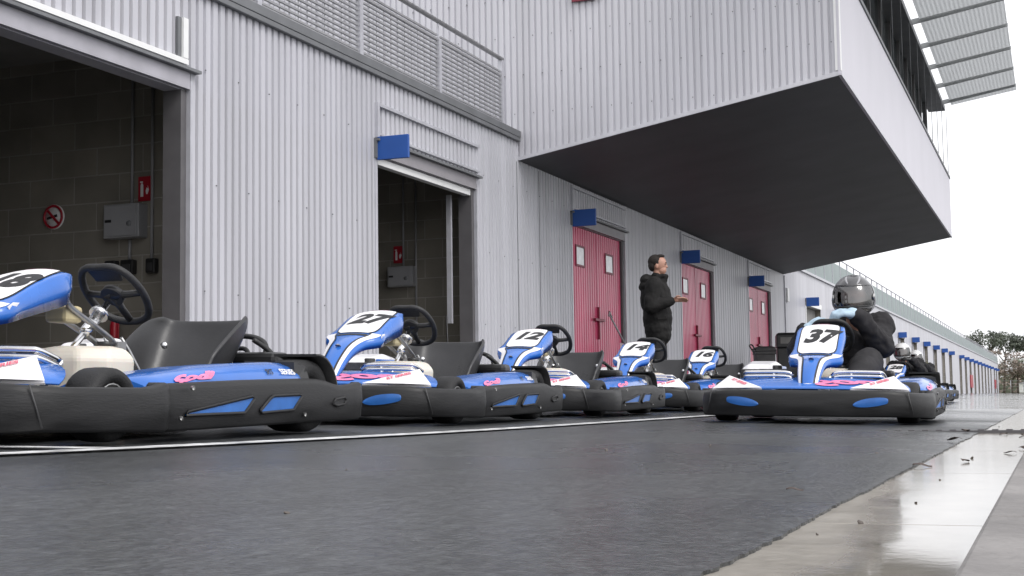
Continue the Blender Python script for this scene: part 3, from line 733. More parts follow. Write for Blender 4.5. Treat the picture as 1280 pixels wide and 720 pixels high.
def make_kart():
    root = empty('go_kart')
    # ---- bumpers
    half = smooth_path(ring_path_l, 5)
    full = [(x, -y) for x, y in half[::-1]] + half[1:]
    zt = lambda p: .178 - .012*max(0, min(1, (abs(p.y)-.40)/.15)) if p.x > .5 else .166 + .016*max(0, min(1, (.5-p.x)/.1))
    zb = lambda p: .028 + .010*max(0, min(1, (p.x-.42)/.45))
    b_ = MB(); b_.loft(bumper_loft(full, zt, zb)); fb_ = b_.build('front_bumper', M['bumper'], root)
    for sy in (-1, 1):
        s_ = MB()
        s_.tube([(.893+.006, sy*(.490+.004), .172), (.872, sy*(.515+.004), .05)], .0028, 6); s_.build('bumper_seam', M['bin'], fb_)
        e_ = MB()
        def ov_(u, v, sy=sy):
            a = math.pi*u; ww = .085*math.cos(a); hh = .026*(max(0,math.sin(a))**.55 if a < math.pi*.5 else max(0,math.sin(a))**1.1)*(1 if v > .5 else -.75)
            yy = .31 + ww + .01; zz = .112 + hh + .13*(ww)
            # follow the bumper's outer face
            best = min(half, key=lambda q: abs(q[1]-yy)); j = half.index(best)
            j2 = max(0, min(len(half)-2, j if half[j][1] <= yy else j-1)); t_ = (yy-half[j2][1])/max(1e-5, half[j2+1][1]-half[j2][1])
            xx = half[j2][0]+(half[j2+1][0]-half[j2][0])*t_
            return Vector((xx+.0075, sy*yy, zz))
        e_.grid(lambda a, c_: ov_(a, 1)*c_ + ov_(a, 0)*(1-c_) + Vector((.0028*math.sin(math.pi*c_),0,0)), 16, 4); e_.build('bumper_insert', M['bluew'], fb_, fix=False)
        # ---- side panel
        xs = [.45,.42,.36,.25,.0,-.2,-.45,-.52,-.58,-.63,-.68,-.73,-.80,-.86,-.90,-.905]
        ytab = [.545,.572,.585,.592,.598,.6,.6,.6,.6,.6,.6,.599,.597,.592,.578,.55]
        ttab = [.168,.174,.180,.184,.193,.198,.203,.202,.196,.187,.180,.179,.184,.190,.193,.193]
        P = list(zip(xs, ytab)); tt = dict(zip([round(x,3) for x in xs], ttab))
        path = P if sy > 0 else [(x, -y) for x, y in P][::-1]
        b_ = MB(); b_.loft(bumper_loft(path, lambda p: tt[round(p.x,3)], lambda p: .028+.018*max(0,(.4-p.x)/1.3), .045))
        sp_ = b_.build('side_panel', M['bumper'], root)
        for poly, mt in (([(.315,.078),(.30,.09),(-.045,.137),(-.062,.130),(-.002,.082)], M['bluew']), ([(-.165,.131),(-.185,.139),(-.36,.143),(-.378,.137),(-.32,.088),(-.11,.080),(-.10,.088)], M['bluew']),
                         ([(-.612,.108),(-.632,.125),(-.70,.132),(-.718,.122),(-.70,.106),(-.64,.100)], M['black'])):
            yv = lambda x: .6055 if x < .1 else .6055-.018*(x-.1)/.3
            w_ = MB(); w_.add([(x, sy*yv(x), z) for x, z in poly], [tuple(range(len(poly)))]); w_.build('panel_insert', mt, sp_)
            r_ = MB(); r_.tube([(x, sy*(yv(x)+.001), z) for x, z in poly], .0055, 6, closed=True); r_.build('insert_rim', M['bumper'], sp_)
        for bx_, bz_ in ((.36,.07),(-.40,.07),(.30,.165)):
            q = MB(); q.lathe([(0,-.0),(.007,-.0),(.008,.008)], 8, Matrix.Translation((bx_, sy*.603, bz_))); q.build('rivet', M['steel'], sp_)
        # ---- blue side pod
        st = [(.43,.120,.185,.20,.55),(.36,.150,.205,.24,.565),(.26,.18,.222,.28,.57),(.12,.185,.238,.30,.572),(-.1,.185,.252,.31,.573),(-.3,.185,.26,.31,.573),(-.42,.185,.258,.30,.57),(-.47,.18,.238,.33,.56),(-.485,.175,.20,.36,.55)]
        secs = []
        for (x, zl, zh, yi, yo) in st:
            s1 = [(yo, .08),(yo+.002, zl),(yo-.006, zl+(zh-zl)*.45),(yo-.03, zl+(zh-zl)*.8),(yo-.07, zh),(yi+.06, zh-.004),(yi+.015, zh-.02),(yi, zl-.01),(yi, .08)]
            secs.append([(x, sy*a, c_) for a, c_ in s1])
        p_ = MB(); p_.loft(secs, True, True); pod = p_.build('side_pod', M['blue'], root)
        q = MB(); q.loft([[(-.40,sy*.565,.19),(-.40,sy*.56,.262),(-.40,sy*.36,.268),(-.40,sy*.34,.19)],[(-.52,sy*.56,.19),(-.50,sy*.55,.25),(-.50,sy*.36,.262),(-.52,sy*.34,.19)]], True, True, False); q.build('pod_end', M['black'], pod)
        def podmap(u, v, xc, zc, sy=sy):
            x = xc - u*1.0; i = 0
            for i in range(len(st)-1):
                if st[i][0] >= x >= st[i+1][0]: break
            f = (st[i][0]-x)/max(1e-6, st[i][0]-st[i+1][0]); f = max(0, min(1, f))
            zl, zh, yo = [st[i][k]+(st[i+1][k]-st[i][k])*f for k in (1,2,4)]
            q_ = (zc+v); pts = [(yo+.002,zl),(yo-.006,zl+(zh-zl)*.45),(yo-.03,zl+(zh-zl)*.8),(yo-.07,zh)]
            z = zl + (zh-zl)*max(0, min(1, q_))
            for a, c_ in zip(pts, pts[1:]):
                if a[1] <= z <= c_[1]+1e-9:
                    g_ = (z-a[1])/max(1e-6, c_[1]-a[1]); return Vector((x, sy*(a[0]+(c_[0]-a[0])*g_+.004), z+.003))
            return Vector((x, sy*(yo-.07), zh+.003))
        fl = 1 if sy > 0 else -1
        text_on('script_logo', 'Sodi', .105, lambda u, v: podmap(u*fl, v*6.0, .25, .40), M['pink'], pod, shear=.5, offset=.006, sx=1.15)
        text_on('series_text', 'SERIES', .05, lambda u, v: podmap(u*fl, v*7, -.345, .50), M['plate'], pod, offset=.0015, sx=.75)
        text_on('series_text', 'RT', .05, lambda u, v: podmap(u*fl, v*7, -.225, .50), M['ink'], pod, offset=.0015, sx=.75)
        # ---- wheels
        for (wx_, wy_, r_, w_) in ((.575, .475, .113, .115), (-.55, .475, .138, .16)):
            T = Matrix.Translation((wx_, sy*wy_, r_))
            t_ = MB(); h = w_/2
            t_.lathe([(.062,-h*.75),(.075,-h*.9),(r_*.80,-h),(r_*.93,-h*.9),(r_*.985,-h*.7),(r_,-h*.3),(r_,h*.3),(r_*.985,h*.7),(r_*.93,h*.9),(r_*.80,h),(.075,h*.9),(.062,h*.75),(.062,-h*.75)], 32, T)
            wh = t_.build('wheel', M['tyre'], root)
            q = MB(); q.lathe([(0,-h*.4),(.03,-h*.4),(.045,-h*.3),(.06,-h*.78),(.066,-h*.8),(.066,h*.8),(.06,h*.78),(.045,h*.3),(.03,h*.45),(0,h*.45)], 20, T); q.build('rim', M['steel'], wh)
        # rear wheel guard
        g_ = MB(); a0, a1 = R(-25), R(115)
        secs = []
        for k in range(15):
            a = a0+(a1-a0)*k/14
            secs.append([(-.55-rr_*math.sin(a), sy*yy_, .135+rr_*math.cos(a)) for rr_, yy_ in ((.152,.40),(.152,.575),(.162,.575),(.162,.40))])
        # keep only the upper quarter arc behind the pod
        g_.loft(secs[2:12], True, True); g_.build('wheel_guard', M['black'], root)
        # ---- white corner panel on the nose
        n_ = MB(); A = Vector((.955,sy*.22,.190)); B = Vector((.845,sy*.500,.184)); D_ = Vector((.785,sy*.42,.256)); E_ = Vector((.915,sy*.40,.188))
        n_.add([A, E_, B, D_], [(0,1,3),(1,2,3)]); n_.prism([A+Vector((0,0,-.006)), B+Vector((0,0,-.006)), D_+Vector((0,0,-.008))], (-.004,0,-.006))
        np_ = n_.build('corner_panel', M['wplast'], root)
        nn = ((E_-A).cross(D_-A)).normalized(); nn = nn if nn.z > 0 else -nn
        e1 = ((D_-A)).normalized(); e2 = nn.cross(e1)
        e2 = e2 if e2.z > 0 else -e2
        if sy > 0: ctr = A + (D_-A)*.60 - e2*.022
        else: ctr = A + (D_-A)*.60 - e2*.022
        ee = e1 if sy > 0 else -e1
        text_on('series_text', 'RT SERIES', .027, lambda u, v: ctr + ee*u + e2*v + nn*.004, M['rtext'], np_, offset=.0012, shear=.2)
        # brake / foot hoop
        h_ = MB(); z = .255
        for dz in (0, .022):
            h_.tube(smooth_path([(.70,sy*.10,z+dz-.02),(.705,sy*.14,z+dz),(.705,sy*.32,z+dz),(.69,sy*.355,z+dz-.005),(.62,sy*.365,z+dz-.03)], 4), .009, 8)
        h_.tube([(.705,sy*.2,z+.02),(.70,sy*.2,.19)], .008, 6); h_.build('foot_hoop', M['chrome'], root)
        pd = MB(); pd.box((.60, sy*.16-.035, .16),(.615, sy*.16+.035, .27)); pd.tube([(.60,sy*.16,.18),(.60,sy*.16,.08)], .01, 6); pd.build('pedal', M['steel'], root)
        # seat stay
        q = MB(); q.tube(smooth_path([(-.74,sy*.19,.36),(-.80,sy*.24,.30),(-.80,sy*.27,.20),(-.70,sy*.28,.12)]), .011, 8); q.build('seat_stay', M['black'], root)
        # steering linkage and hub
        q = MB(); q.tube([(.60,sy*.40,.125),(.60,sy*.30,.09)], .022, 8); q.tube([(.52,sy*.38,.10),(.46,sy*.05,.10)], .007, 6); q.build('stub_axle', M['steel'], root)
    # ---- nose deck
    def deck(u, v):
        y0 = -.50+v*1.0; f_ = abs(y0)/.5; y = y0*(1-.52*u*u)
        x0 = .955 - .17*f_**3.2; x1 = .60
        x = x0 + (x1-x0)*u
        z = .185 + .062*math.sin(min(1, u*1.15)*math.pi*.5) - .012*f_**3
        return (x, y, z - .03*max(0, u-.8)*5*.4)
    d_ = MB(); d_.grid(deck, 8, 16); dk = d_.build('nose_deck', M['blue'], root, solid=.006)
    def deckmap(u, v, yc, uc, sy=1):
        p = deck(uc + v, (yc + u + .5)); return Vector(p) + Vector((.003,0,.007))
    text_on('script_logo', 'Sodi', .26, lambda u, v: deckmap(-u*-1.0, -v*1.5, .20, .26), M['pink'], dk, shear=.4, offset=.014, sx=.9)
    # ---- chassis
    c_ = MB()
    for sy in (-1, 1):
        c_.tube(smooth_path([(.86,sy*.18,.07),(.55,sy*.22,.055),(.2,sy*.28,.05),(-.3,sy*.30,.05),(-.60,sy*.30,.08)]), .015, 8)
    c_.tube([(.6,-.36,.10),(.6,.36,.10)], .015, 8); c_.tube([(-.25,-.3,.05),(-.25,.3,.05)], .015, 8); c_.box((-.2,-.27,.038),(.80,.27,.046))
    c_.build('chassis', M['black'], root)
    MB().tube([(-.55,-.53,.138),(-.55,.53,.138)], .02, 12).build('axle', M['steel'], root)
    # ---- rear bumper
    P = smooth_path([(-.80,.50),(-.90,.46),(-.955,.36),(-.965,0),(-.955,-.36),(-.90,-.46),(-.80,-.50)], 4)
    b_ = MB(); b_.loft(bumper_loft(P, lambda p: .20, lambda p: .055, .05)); b_.build('rear_bumper', M['bumper'], root)
    # ---- tank
    t_ = MB(); secs = []
    for z, dx in ((.055,.03),(.07,.0),(.20,-.01),(.265,-.012),(.298,.012),(.308,.05)):
        x0, x1, yy = -.06+dx*.8, .170-dx, .155-dx*.9; cc = .05
        secs.append([(x0+cc,-yy,z),(x1-cc*1.4,-yy,z),(x1,-yy+cc*1.6,z),(x1,yy-cc*1.6,z),(x1-cc*1.4,yy,z),(x0+cc,yy,z),(x0,yy-cc,z),(x0,-yy+cc,z)])
    t_.loft(secs, True, True, False); tk = t_.build('fuel_tank', M['cream'], root, bevel=.012)
    MB().lathe([(0,.0),(.028,.0),(.03,.02),(0,.022)], 14, Matrix.Translation((-.0,.06,.306))@Matrix.Rotation(R(90),4,'X')).build('cap', M['black'], tk)
    q = MB(); q.tube([(.05,.155,.19),(.04,.157,.205),(.0,.157,.205),(-.005,.157,.185),(.015,.157,.175)], .006, 6); q.build('tank_mark', M['rtext'], tk)
    # ---- steering column, bracket, reservoir
    a, c2 = Vector((.275,.03,.165)), Vector((-.085,0,.470))
    s_ = MB(); s_.tube([a, c2], .0115, 10); dd = (c2-a).normalized()
    s_.tube([a+dd*.29, a+dd*.30, a+dd*.395, a+dd*.40], [.012,.021,.021,.012], 12); s_.tube([a+dd*.40, a+dd*.412], .034, 16)
    s_.build('steering_column', M['chrome'], root)
    s_ = MB()
    for sy in (-1, 1):
        s_.tube(smooth_path([(.20,sy*.055,.455),(.16,sy*.05,.43),(-.05,sy*.04,.34),(-.10,sy*.03,.30)]), .010, 6)
        s_.tube([(-.12,sy*.035,.345),(-.16,sy*.04,.30),(-.16,sy*.15,.12)], .006, 6)
    s_.box((-.13,-.05,.30),(-.08,.05,.33)); s_.build('column_bracket', M['steel'], root)
    s_ = MB(); s_.box((.10,-.045,.385),(.19,.045,.445)); rv = s_.build('brake_reservoir', M['yplast'], root, bevel=.014)
    # ---- steering wheel: rounded D in a plane square to the column
    wc = Vector((-.115,0,.500)); ex = Vector((0,1,0)); nrm = Vector((-.70,0,.714)).normalized(); ey = nrm.cross(ex); ey = ey if ey.z > 0 else -ey
    prof = [(0,.118),(.075,.116),(.125,.085),(.155,.02),(.150,-.05),(.115,-.105),(.055,-.130),(0,-.134),(-.055,-.130),(-.115,-.105),(-.150,-.05),(-.155,.02),(-.125,.085),(-.075,.116)]
    pts = [wc + ex*x_*.74 + ey*y_*1.05 + nrm*.012 for x_, y_ in prof]
    w_ = MB(); w_.tube([tuple(p) for p in smooth_path([tuple(p) for p in pts], 4, True)], .0135, 10, closed=True); sw = w_.build('steering_wheel', M['grip'], root)
    w_ = MB()
    for tx, ty in ((.110,.0),(-.110,.0),(0,-.134)):
        w_.tube([wc + nrm*.0, wc + ex*tx*.5+ey*ty*.5+nrm*.004, wc + ex*tx+ey*ty+nrm*.012], [.020,.013,.012], 8)
    w_.tube([wc-nrm*.012, wc+nrm*.012], .042, 18); w_.build('spoke', M['black'], sw)
    w_ = MB(); w_.prism([tuple(wc+ex*x_+ey*y_+nrm*.016) for x_, y_ in ((-.07,.118),(.07,.118),(.055,.05),(-.055,.05))], tuple(nrm*.012)); w_.build('wheel_pad', M['black'], sw, bevel=.006)
    # ---- fairing
    secs = []
    N = 44
    for k in range(N+1):
        s = 11*k/N; x, z, hw, dr = cat_rom(FAIR, s)
        top = [fair(s, hw*q) for q in (-1,-.9,-.7,-.35,0,.35,.7,.9,1)]
        a_ = cat_rom(FAIR, s-.05); c_ = cat_rom(FAIR, s+.05)
        t_ = Vector((c_[0]-a_[0],0,c_[1]-a_[1])).normalized(); n = Vector((-t_.z,0,t_.x)); n = n if n.z > 0 else -n
        lo = lambda q: Vector((x, q*hw*1.0, z)) - n*(.016) - Vector((0,0,1))*dr*.55 - n*dr*.45
        sec = [lo(-.98), (lo(-1.03)+top[0])*.5 - Vector((0,.004,0))] + top + [(lo(1.03)+top[-1])*.5 + Vector((0,.004,0)), lo(.98)]
        inner = [Vector((p.x, p.y*.9, p.z)) - n*.008 for p in sec[1:-1]][::-1]
        secs.append(sec + inner)
    f_ = MB(); f_.loft(secs, True, True); fr_ = f_.build('fairing', M['blue'], root)
    def patch(name, mt, s0, s1, tl, tr, off, ns=16, nt_=6):
        p_ = MB(); p_.grid(lambda u, v: fair(s0+(s1-s0)*u, tl(u)+(tr(u)-tl(u))*v, off), ns, nt_); return p_.build(name, mt, fr_, fix=False)
    # number plate: rounded rectangle
    def hwp(u, W, e=.20):
        if u < e: return W*(.70+.30*math.sqrt(max(0,1-(1-u/e)**2)))
        if u > 1-e*2.0: return W*(.36+.64*math.sqrt(max(0,1-((u-1+e*2.0)/(e*2.0))**2)))
        return W
    patch('plate_outline', M['ink'], 5.15, 9.40, lambda u: -hwp(u,.106), lambda u: hwp(u,.106), .0015)
    patch('number_plate', M['plate'], 5.20, 9.27, lambda u: -hwp(u,.100), lambda u: hwp(u,.100), .003)
    patch('plate_mark', M['pink'], 8.75, 9.15, lambda u: -.055, lambda u: .04, .0045, 4, 4)
    patch('crease_slot', M['ink'], 4.72, 5.02, lambda u: -.075, lambda u: .075, .002, 3, 4)
    for sy in (-1, 1):
        def tl(u): return cat_rom(FAIR, .05+5.15*u)[2]*(.66 - .04*u)
        def tr(u): s = .05+5.15*u; return cat_rom(FAIR, s)[2]*.985
        patch('stripe', M['wplast'], .05, 5.2, lambda u, sy=sy: sy*tl(u) if sy > 0 else -tr(u), lambda u, sy=sy: tr(u) if sy > 0 else -tl(u), .002, 24, 3)
        patch('stripe_line', M['ink'], .05, 5.2, lambda u, sy=sy: sy*tl(u)-.004, lambda u, sy=sy: sy*tl(u)+.004, .0028, 24, 1)
        wgt = MB(); wgt.add([fair(4.95,sy*.138)+Vector((0,sy*.004,0)), fair(5.35,sy*.130)+Vector((0,sy*.008,-.0)), fair(5.75,sy*.127)+Vector((-.0,sy*.010,-.014)), fair(5.25,sy*.132)+Vector((0,sy*.008,-.03))], [(0,1,2,3)]); wgt.build('stripe_flash', M['wplast'], fr_)
    patch('stripe', M['wplast'], .0, .42, lambda u: -cat_rom(FAIR,.42*u)[2]*.98, lambda u: cat_rom(FAIR,.42*u)[2]*.98, .0024, 4, 4)
    p_ = fair(2.9, 0, .004); MB().lathe([(0,-.006),(.010,-.004),(.014,.002)], 12, Matrix.Translation(p_)@Matrix.Rotation(R(-120),4,'Y')@Matrix.Rotation(R(90),4,'Z')).build('bolt', M['chrome'], fr_)
    for sy in (-1, 1):
        MB().lathe([(0,.006),(.010,.004),(.013,-.002)] if sy > 0 else [(0,-.006),(.010,-.004),(.013,.002)], 12, Matrix.Translation((.30, sy*.121, .495))).build('bolt', M['chrome'], fr_)
    # ---- seat
    pth = [(-.12,.105),(-.22,.07),(-.36,.055),(-.48,.07),(-.57,.13),(-.63,.22),(-.685,.31),(-.715,.37),(-.730,.408),(-.740,.438)]
    hgt = [.05,.09,.15,.20,.22,.20,.16,.125,.095,.05]; wid = [.15,.175,.19,.195,.2,.205,.208,.206,.198,.175]
    secs = []
    for i in range(len(pth)):
        a_ = pth[max(i-1,0)]; c_ = pth[min(i+1,len(pth)-1)]
        t_ = Vector((c_[0]-a_[0],0,c_[1]-a_[1])).normalized(); n = Vector((-t_.z,0,t_.x))
        if n.x < 0 and n.z < .2: n = -n
        if i < 3 and n.z < 0: n = -n
        n = Vector((abs(n.x) if i > 3 else n.x, 0, abs(n.z))) if n.z < 0 or n.x < 0 else n
        W = wid[i]; h = hgt[i]; P = Vector((pth[i][0],0,pth[i][1]))
        secs.append([P + Vector((0,q*W,0)) + n*h*f for q, f in ((-1.07,1.0),(-1.04,.96),(-.99,.62),(-.9,.28),(-.7,.08),(-.35,.0),(0,.0),(.35,0),(.7,.08),(.9,.28),(.99,.62),(1.04,.96),(1.07,1.0))])
    s_ = MB(); s_.loft(secs, False, False); seat = s_.build('seat', M['seat'], root, solid=.016, sub=2)
    for sy in (-1, 1):
        MB().lathe([(0,.008),(.012,.006),(.016,-.002)][::1 if sy < 0 else 1], 12, Matrix.Translation((-.655, sy*.16, .335))@Matrix.Rotation(R(90 if sy else 0),4,'Z')@Matrix.Rotation(R(180),4,'Z')).build('seat_bolt', M['chrome'], seat)
    # ---- engine on the kart's right, cover, hoops behind the seat
    e_ = MB(); e_.box((-.52,-.45,.10),(-.28,-.26,.26)); 
    for k in range(6): e_.box((-.50+.036*k,-.46,.262),(-.485+.036*k,-.27,.31))
    e_.tube([(-.40,-.36,.26),(-.40,-.36,.335)], .03, 10); e_.build('engine', M['engine'], root, bevel=.006)
    c_ = MB(); secs = []
    for x, z0, z1, y0, y1 in ((-.52,.26,.315,-.60,-.42),(-.58,.255,.345,-.61,-.40),(-.72,.24,.368,-.61,-.38),(-.86,.22,.35,-.60,-.38),(-.92,.20,.30,-.58,-.40)):
        secs.append([(x,y0,z0),(x,y0,z1-.03),(x,y0+.04,z1),(x,y1-.04,z1),(x,y1,z1-.03),(x,y1,z0)])
    c_.loft(secs, True, True, False); cv = c_.build('engine_cover', M['wplast'], root, bevel=.012)
    MB().box((-.84,-.402,.25),(-.56,-.372,.335)).build('cover_top', M['blue'], cv, bevel=.008); MB().box((-.535,-.605,.20),(-.505,-.39,.312)).build('air_intake', M['black'], cv, bevel=.006)
    h_ = MB()
    h_.tube(smooth_path([(-.70,.20,.14),(-.79,.205,.27),(-.83,.19,.34),(-.85,.12,.375),(-.855,0,.38),(-.85,-.12,.375),(-.83,-.19,.34),(-.79,-.205,.27),(-.70,-.20,.14)]), .012, 8)
    h_.tube(smooth_path([(-.84,.10,.20),(-.88,.08,.315),(-.89,.0,.33),(-.89,-.2,.33),(-.88,-.28,.315),(-.84,-.30,.20)]), .010, 8)
    h_.build('rear_hoop', M['black'], root)
    b2 = MB(); b2.box((-.90,-.32,.19),(-.70,.30,.255)); b2.box((-.84,.10,.2551),(-.72,.30,.31)); b2.build('rear_deck', M['black'], root, bevel=.02)
    return root, fr_

kart0, fair0 = make_kart()
def num_fn(u, v):
    s = fair_len(6.9, v)
    return fair(s, u, .0045)
def place_kart(num, x, y, psi, label, group, first=False):
    k = kart0 if first else copy_tree(kart0)
    if num:
        fo = [c for c in k.children if c.name.startswith('fairing')][0]
        text_on('number', num, .158, num_fn, M['ink'], fo, shear=.28, offset=.0085, sx=1.02)
    if num == '37':
        for o_ in [fo] + list(fo.children):
            o_.data = o_.data.copy()
            for v in o_.data.vertices: v.co.z -= .052*math.exp(-((v.co.x-.57)/.17)**2)
    k.location = (x, y, gz(x)+.004); k.rotation_euler = (-.024, 0, R(-90+psi)); k.scale = (1, 1, .955)
    return tag(k, label, 'go-kart', group)
G1 = 'rental karts parked in a row by the garages'; G2 = 'karts with drivers in the pit lane'
# copies are taken before the first one is placed
cfg = [('27', -3.08, 6.27, 3.0, 'blue and black go-kart number 27 parked second from the left', G1),
       ('12', -3.08, 8.40, 3.0, 'blue and black go-kart number 12 parked between karts 27 and 14', G1),
       ('14', -3.08, 10.76, 3.0, 'blue and black go-kart number 14 parked below the standing man', G1),
       ('16', -3.08, 12.96, 3.0, 'blue and black go-kart number 16 parked last in the row', G1),
       ('37', -1.215, 8.0, 1.5, 'blue and black go-kart number 37 driven by the dark helmeted driver', G2),
       ('28', -2.05, 20.0, -3.0, 'go-kart number 28 carrying the white helmeted driver behind kart 37', G2),
       ('', -2.20, 23.6, -4.0, 'go-kart behind kart 28 driven by the driver in yellow', G2)]
for c_ in cfg: place_kart(*c_)
place_kart('18', -3.06, 3.83, 1.2, 'blue and black go-kart parked nearest, at the left edge with its nose cut off', G1, first=True)

# ------------------------------------------------------------------ figures
def blob(name, parts, mt, parent=None, voxel=.012, smooth=6, dents=0.0):
    """one continuous skin grown round tapered limbs and rounded masses"""
    b_ = MB()
    for p in parts:
        if p[0] == 'c':
            _, a, ra, c_, rb = p; a = Vector(a); c_ = Vector(c_); d_ = (c_-a); L = d_.length; d_ = d_/max(L,1e-6)
            pts = []; rs = []
            for k in range(5):
                t = math.pi/2*(1-k/4); pts.append(a - d_*ra*math.sin(t)); rs.append(max(.0008, ra*math.cos(t)))
            for k in range(1, 4): pts.append(a+(c_-a)*k/4); rs.append(ra+(rb-ra)*k/4)
            for k in range(5):
                t = math.pi/2*k/4; pts.append(c_ + d_*rb*math.sin(t)); rs.append(max(.0008, rb*math.cos(t)))
            b_.tube(pts, rs, 14)
        else:
            _, c_, rad = p[:3]; rot = Matrix.Identity(4)
            if len(p) > 3: rot = Matrix.Rotation(R(p[3][0]),4,'X') @ Matrix.Rotation(R(p[3][1]),4,'Y') @ Matrix.Rotation(R(p[3][2]),4,'Z')
            T = Matrix.Translation(c_) @ rot @ Matrix.Diagonal((*rad,1))
            b_.lathe([(math.sin(math.pi*k/10)*1.0 or .001, -math.cos(math.pi*k/10)) for k in range(11)], 16, T)
    o = b_.build(name, mt, parent)
    md = o.modifiers.new('skin', 'REMESH'); md.mode = 'VOXEL'; md.voxel_size = voxel; md.use_smooth_shade = True
    md = o.modifiers.new('ease', 'SMOOTH'); md.iterations = smooth; md.factor = .5
    if dents:
        tx = bpy.data.textures.new(name+'_folds', 'CLOUDS'); tx.noise_scale = .09; tx.noise_depth = 2
        md = o.modifiers.new('folds', 'DISPLACE'); md.texture = tx; md.strength = dents; md.mid_level = .5; md.texture_coords = 'LOCAL'
    return o

def hand(wrist, fwd, up, side, s=1.0, curl=.3):
    """palm, four unequal fingers with a knuckle bend, a thumb from the palm's side"""
    w = Vector(wrist); f = Vector(fwd).normalized(); u = Vector(up).normalized(); sd = Vector(side).normalized(); P = []
    P.append(('c', w, .026*s, w+f*.03*s, .030*s)); 
    for q in (-.028,-.009,.01,.028): P.append(('c', w+f*.03*s+sd*q*.7*s, .015*s, w+f*.085*s+sd*q*s, .013*s))
    for q, L in zip((-.030,-.010,.010,.030), (.060,.078,.084,.074)):
        a = w+f*.088*s+sd*q*s; k1 = a+(f*(1-curl*.3)-u*curl*.5).normalized()*L*.5*s; k2 = k1+(f*(1-curl)-u*curl*1.1).normalized()*L*.5*s
        P += [('c', a, .0105*s, k1, .0095*s), ('c', k1, .0095*s, k2, .0075*s)]
    t0 = w+f*.025*s+sd*.03*s; t1 = t0+(f*.6+sd*.8-u*.1).normalized()*.04*s; t2 = t1+(f*.9+sd*.3-u*.2).normalized()*.035*s
    P += [('c', t0, .014*s, t1, .0115*s), ('c', t1, .0115*s, t2, .009*s)]
    return P

# standing man: local x is where he faces, z up
man = empty('person', (-4.36, 15.8, gz(-4.36)+.004), R(8)); man.scale = (1, 1, .982)
tag(man, 'dark haired man standing in a black padded jacket, one open hand held out', 'person')
hz = 1.655
head = [('e',(.012,0,hz+.02),(.098,.076,.105)),('e',(.045,0,hz-.055),(.062,.056,.062)),('e',(.055,0,hz-.095),(.035,.032,.022)),('e',(.100,0,hz-.012),(.020,.013,.022)),('e',(.112,0,hz-.022),(.014,.013,.011)),
        ('c',(.098,-.030,hz+.022),.012,(.098,.030,hz+.022),.012),('e',(.088,0,hz-.058),(.018,.026,.007)),('e',(.086,0,hz-.070),(.016,.022,.007)),
        ('e',(.0,.078,hz-.012),(.018,.010,.032)),('e',(.0,-.078,hz-.012),(.018,.010,.032)),('c',(-.01,0,hz-.16),.058,(.005,0,hz-.06),.052)]
arm_r = [('c',(-.02,-.19,1.42),.058,(-.05,-.245,1.14),.043),('c',(-.05,-.245,1.14),.042,(.20,-.20,1.215),.030)]
arm_l = [('c',(-.02,.19,1.42),.058,(-.05,.255,1.12),.043),('c',(-.05,.255,1.12),.042,(.02,.25,.87),.030)]
legs = []
for sy in (-1, 1): legs += [('c',(-.02,sy*.09,.90),.088,(.0,sy*.10,.50),.056),('c',(.0,sy*.10,.50),.054,(-.02,sy*.105,.09),.036),('c',(-.03,sy*.105,.05),.04,(.15,sy*.12,.035),.032)]
torso = [('e',(-.01,0,1.25),(.115,.17,.26)),('e',(-.01,0,.98),(.105,.155,.13)),('c',(-.02,-.16,1.42),.065,(-.02,.16,1.42),.065)]
rh = hand((.205,-.20,1.217),(1,.15,.06),(-.1,.35,.9),(-.05,-.6,.5),1.0,.25); lh = hand((.02,.25,.868),(.15,-.05,-1),(0,1,0),(1,0,.1),1.0,.5)
body = blob('body', head+arm_r+arm_l+legs+torso+rh+lh, M['skin'], man, .0055, 4)
blob('hair', [('e',(-.022,0,hz+.052),(.093,.083,.088)),('e',(-.055,0,hz+.0),(.055,.076,.075)),('e',(.035,0,hz+.112),(.055,.058,.026)),('e',(.0,-.068,hz+.03),(.03,.014,.045)),('e',(.0,.068,hz+.03),(.03,.014,.045))], M['hair'], man, .006, 3, .006)
for sy in (-1, 1):
    MB().lathe([(math.sin(math.pi*k/6)*.008 or .0005, -math.cos(math.pi*k/6)*.008) for k in range(7)], 10, Matrix.Translation((.094, sy*.031, hz+.004))).build('eye', M['eye'], man)
    MB().tube([(.108, sy*.014, hz+.030), (.104, sy*.046, hz+.030)], .005, 6).build('eyebrow', M['hair'], man)
jk = [('e',(-.03,0,1.26),(.188,.215,.27)),('e',(-.015,0,1.02),(.178,.220,.24)),('c',(-.01,-.06,.90),.160,(-.01,.06,.90),.160),('c',(-.005,-.055,.83),.150,(-.005,.055,.83),.150),('c',(-.02,-.17,1.43),.085,(-.02,.17,1.43),.085),('c',(-.02,0,1.45),.10,(-.015,0,1.51),.075),
      ('e',(-.13,0,1.475),(.085,.14,.085)),('e',(-.13,0,1.40),(.10,.16,.08)),('c',(.075,-.05,1.46),.03,(.105,-.035,1.53),.018),('c',(.075,.05,1.46),.03,(.105,.035,1.53),.018),
      ('c',(.0,-.07,1.52),.03,(.07,-.055,1.52),.026),('c',(.0,.07,1.52),.03,(.07,.055,1.52),.026),
      ('c',(-.025,-.205,1.40),.098,(-.055,-.262,1.14),.086),('c',(-.055,-.262,1.14),.085,(.175,-.205,1.205),.056),('c',(-.02,.20,1.41),.085,(-.05,.265,1.12),.074),('c',(-.05,.265,1.12),.074,(.015,.252,.90),.050)]
jo = blob('jacket', jk, M['cloth'], man, .009, 3, .020)
MB().loft([[(.02,-.226,.99),(.12,-.180,.99),(.12,-.168,.985),(.02,-.214,.985)],[(.015,-.228,1.03),(.115,-.184,1.03),(.115,-.172,1.03),(.015,-.216,1.03)]], True, True, False).build('pocket_flap', M['cloth'], jo)
tr_ = []
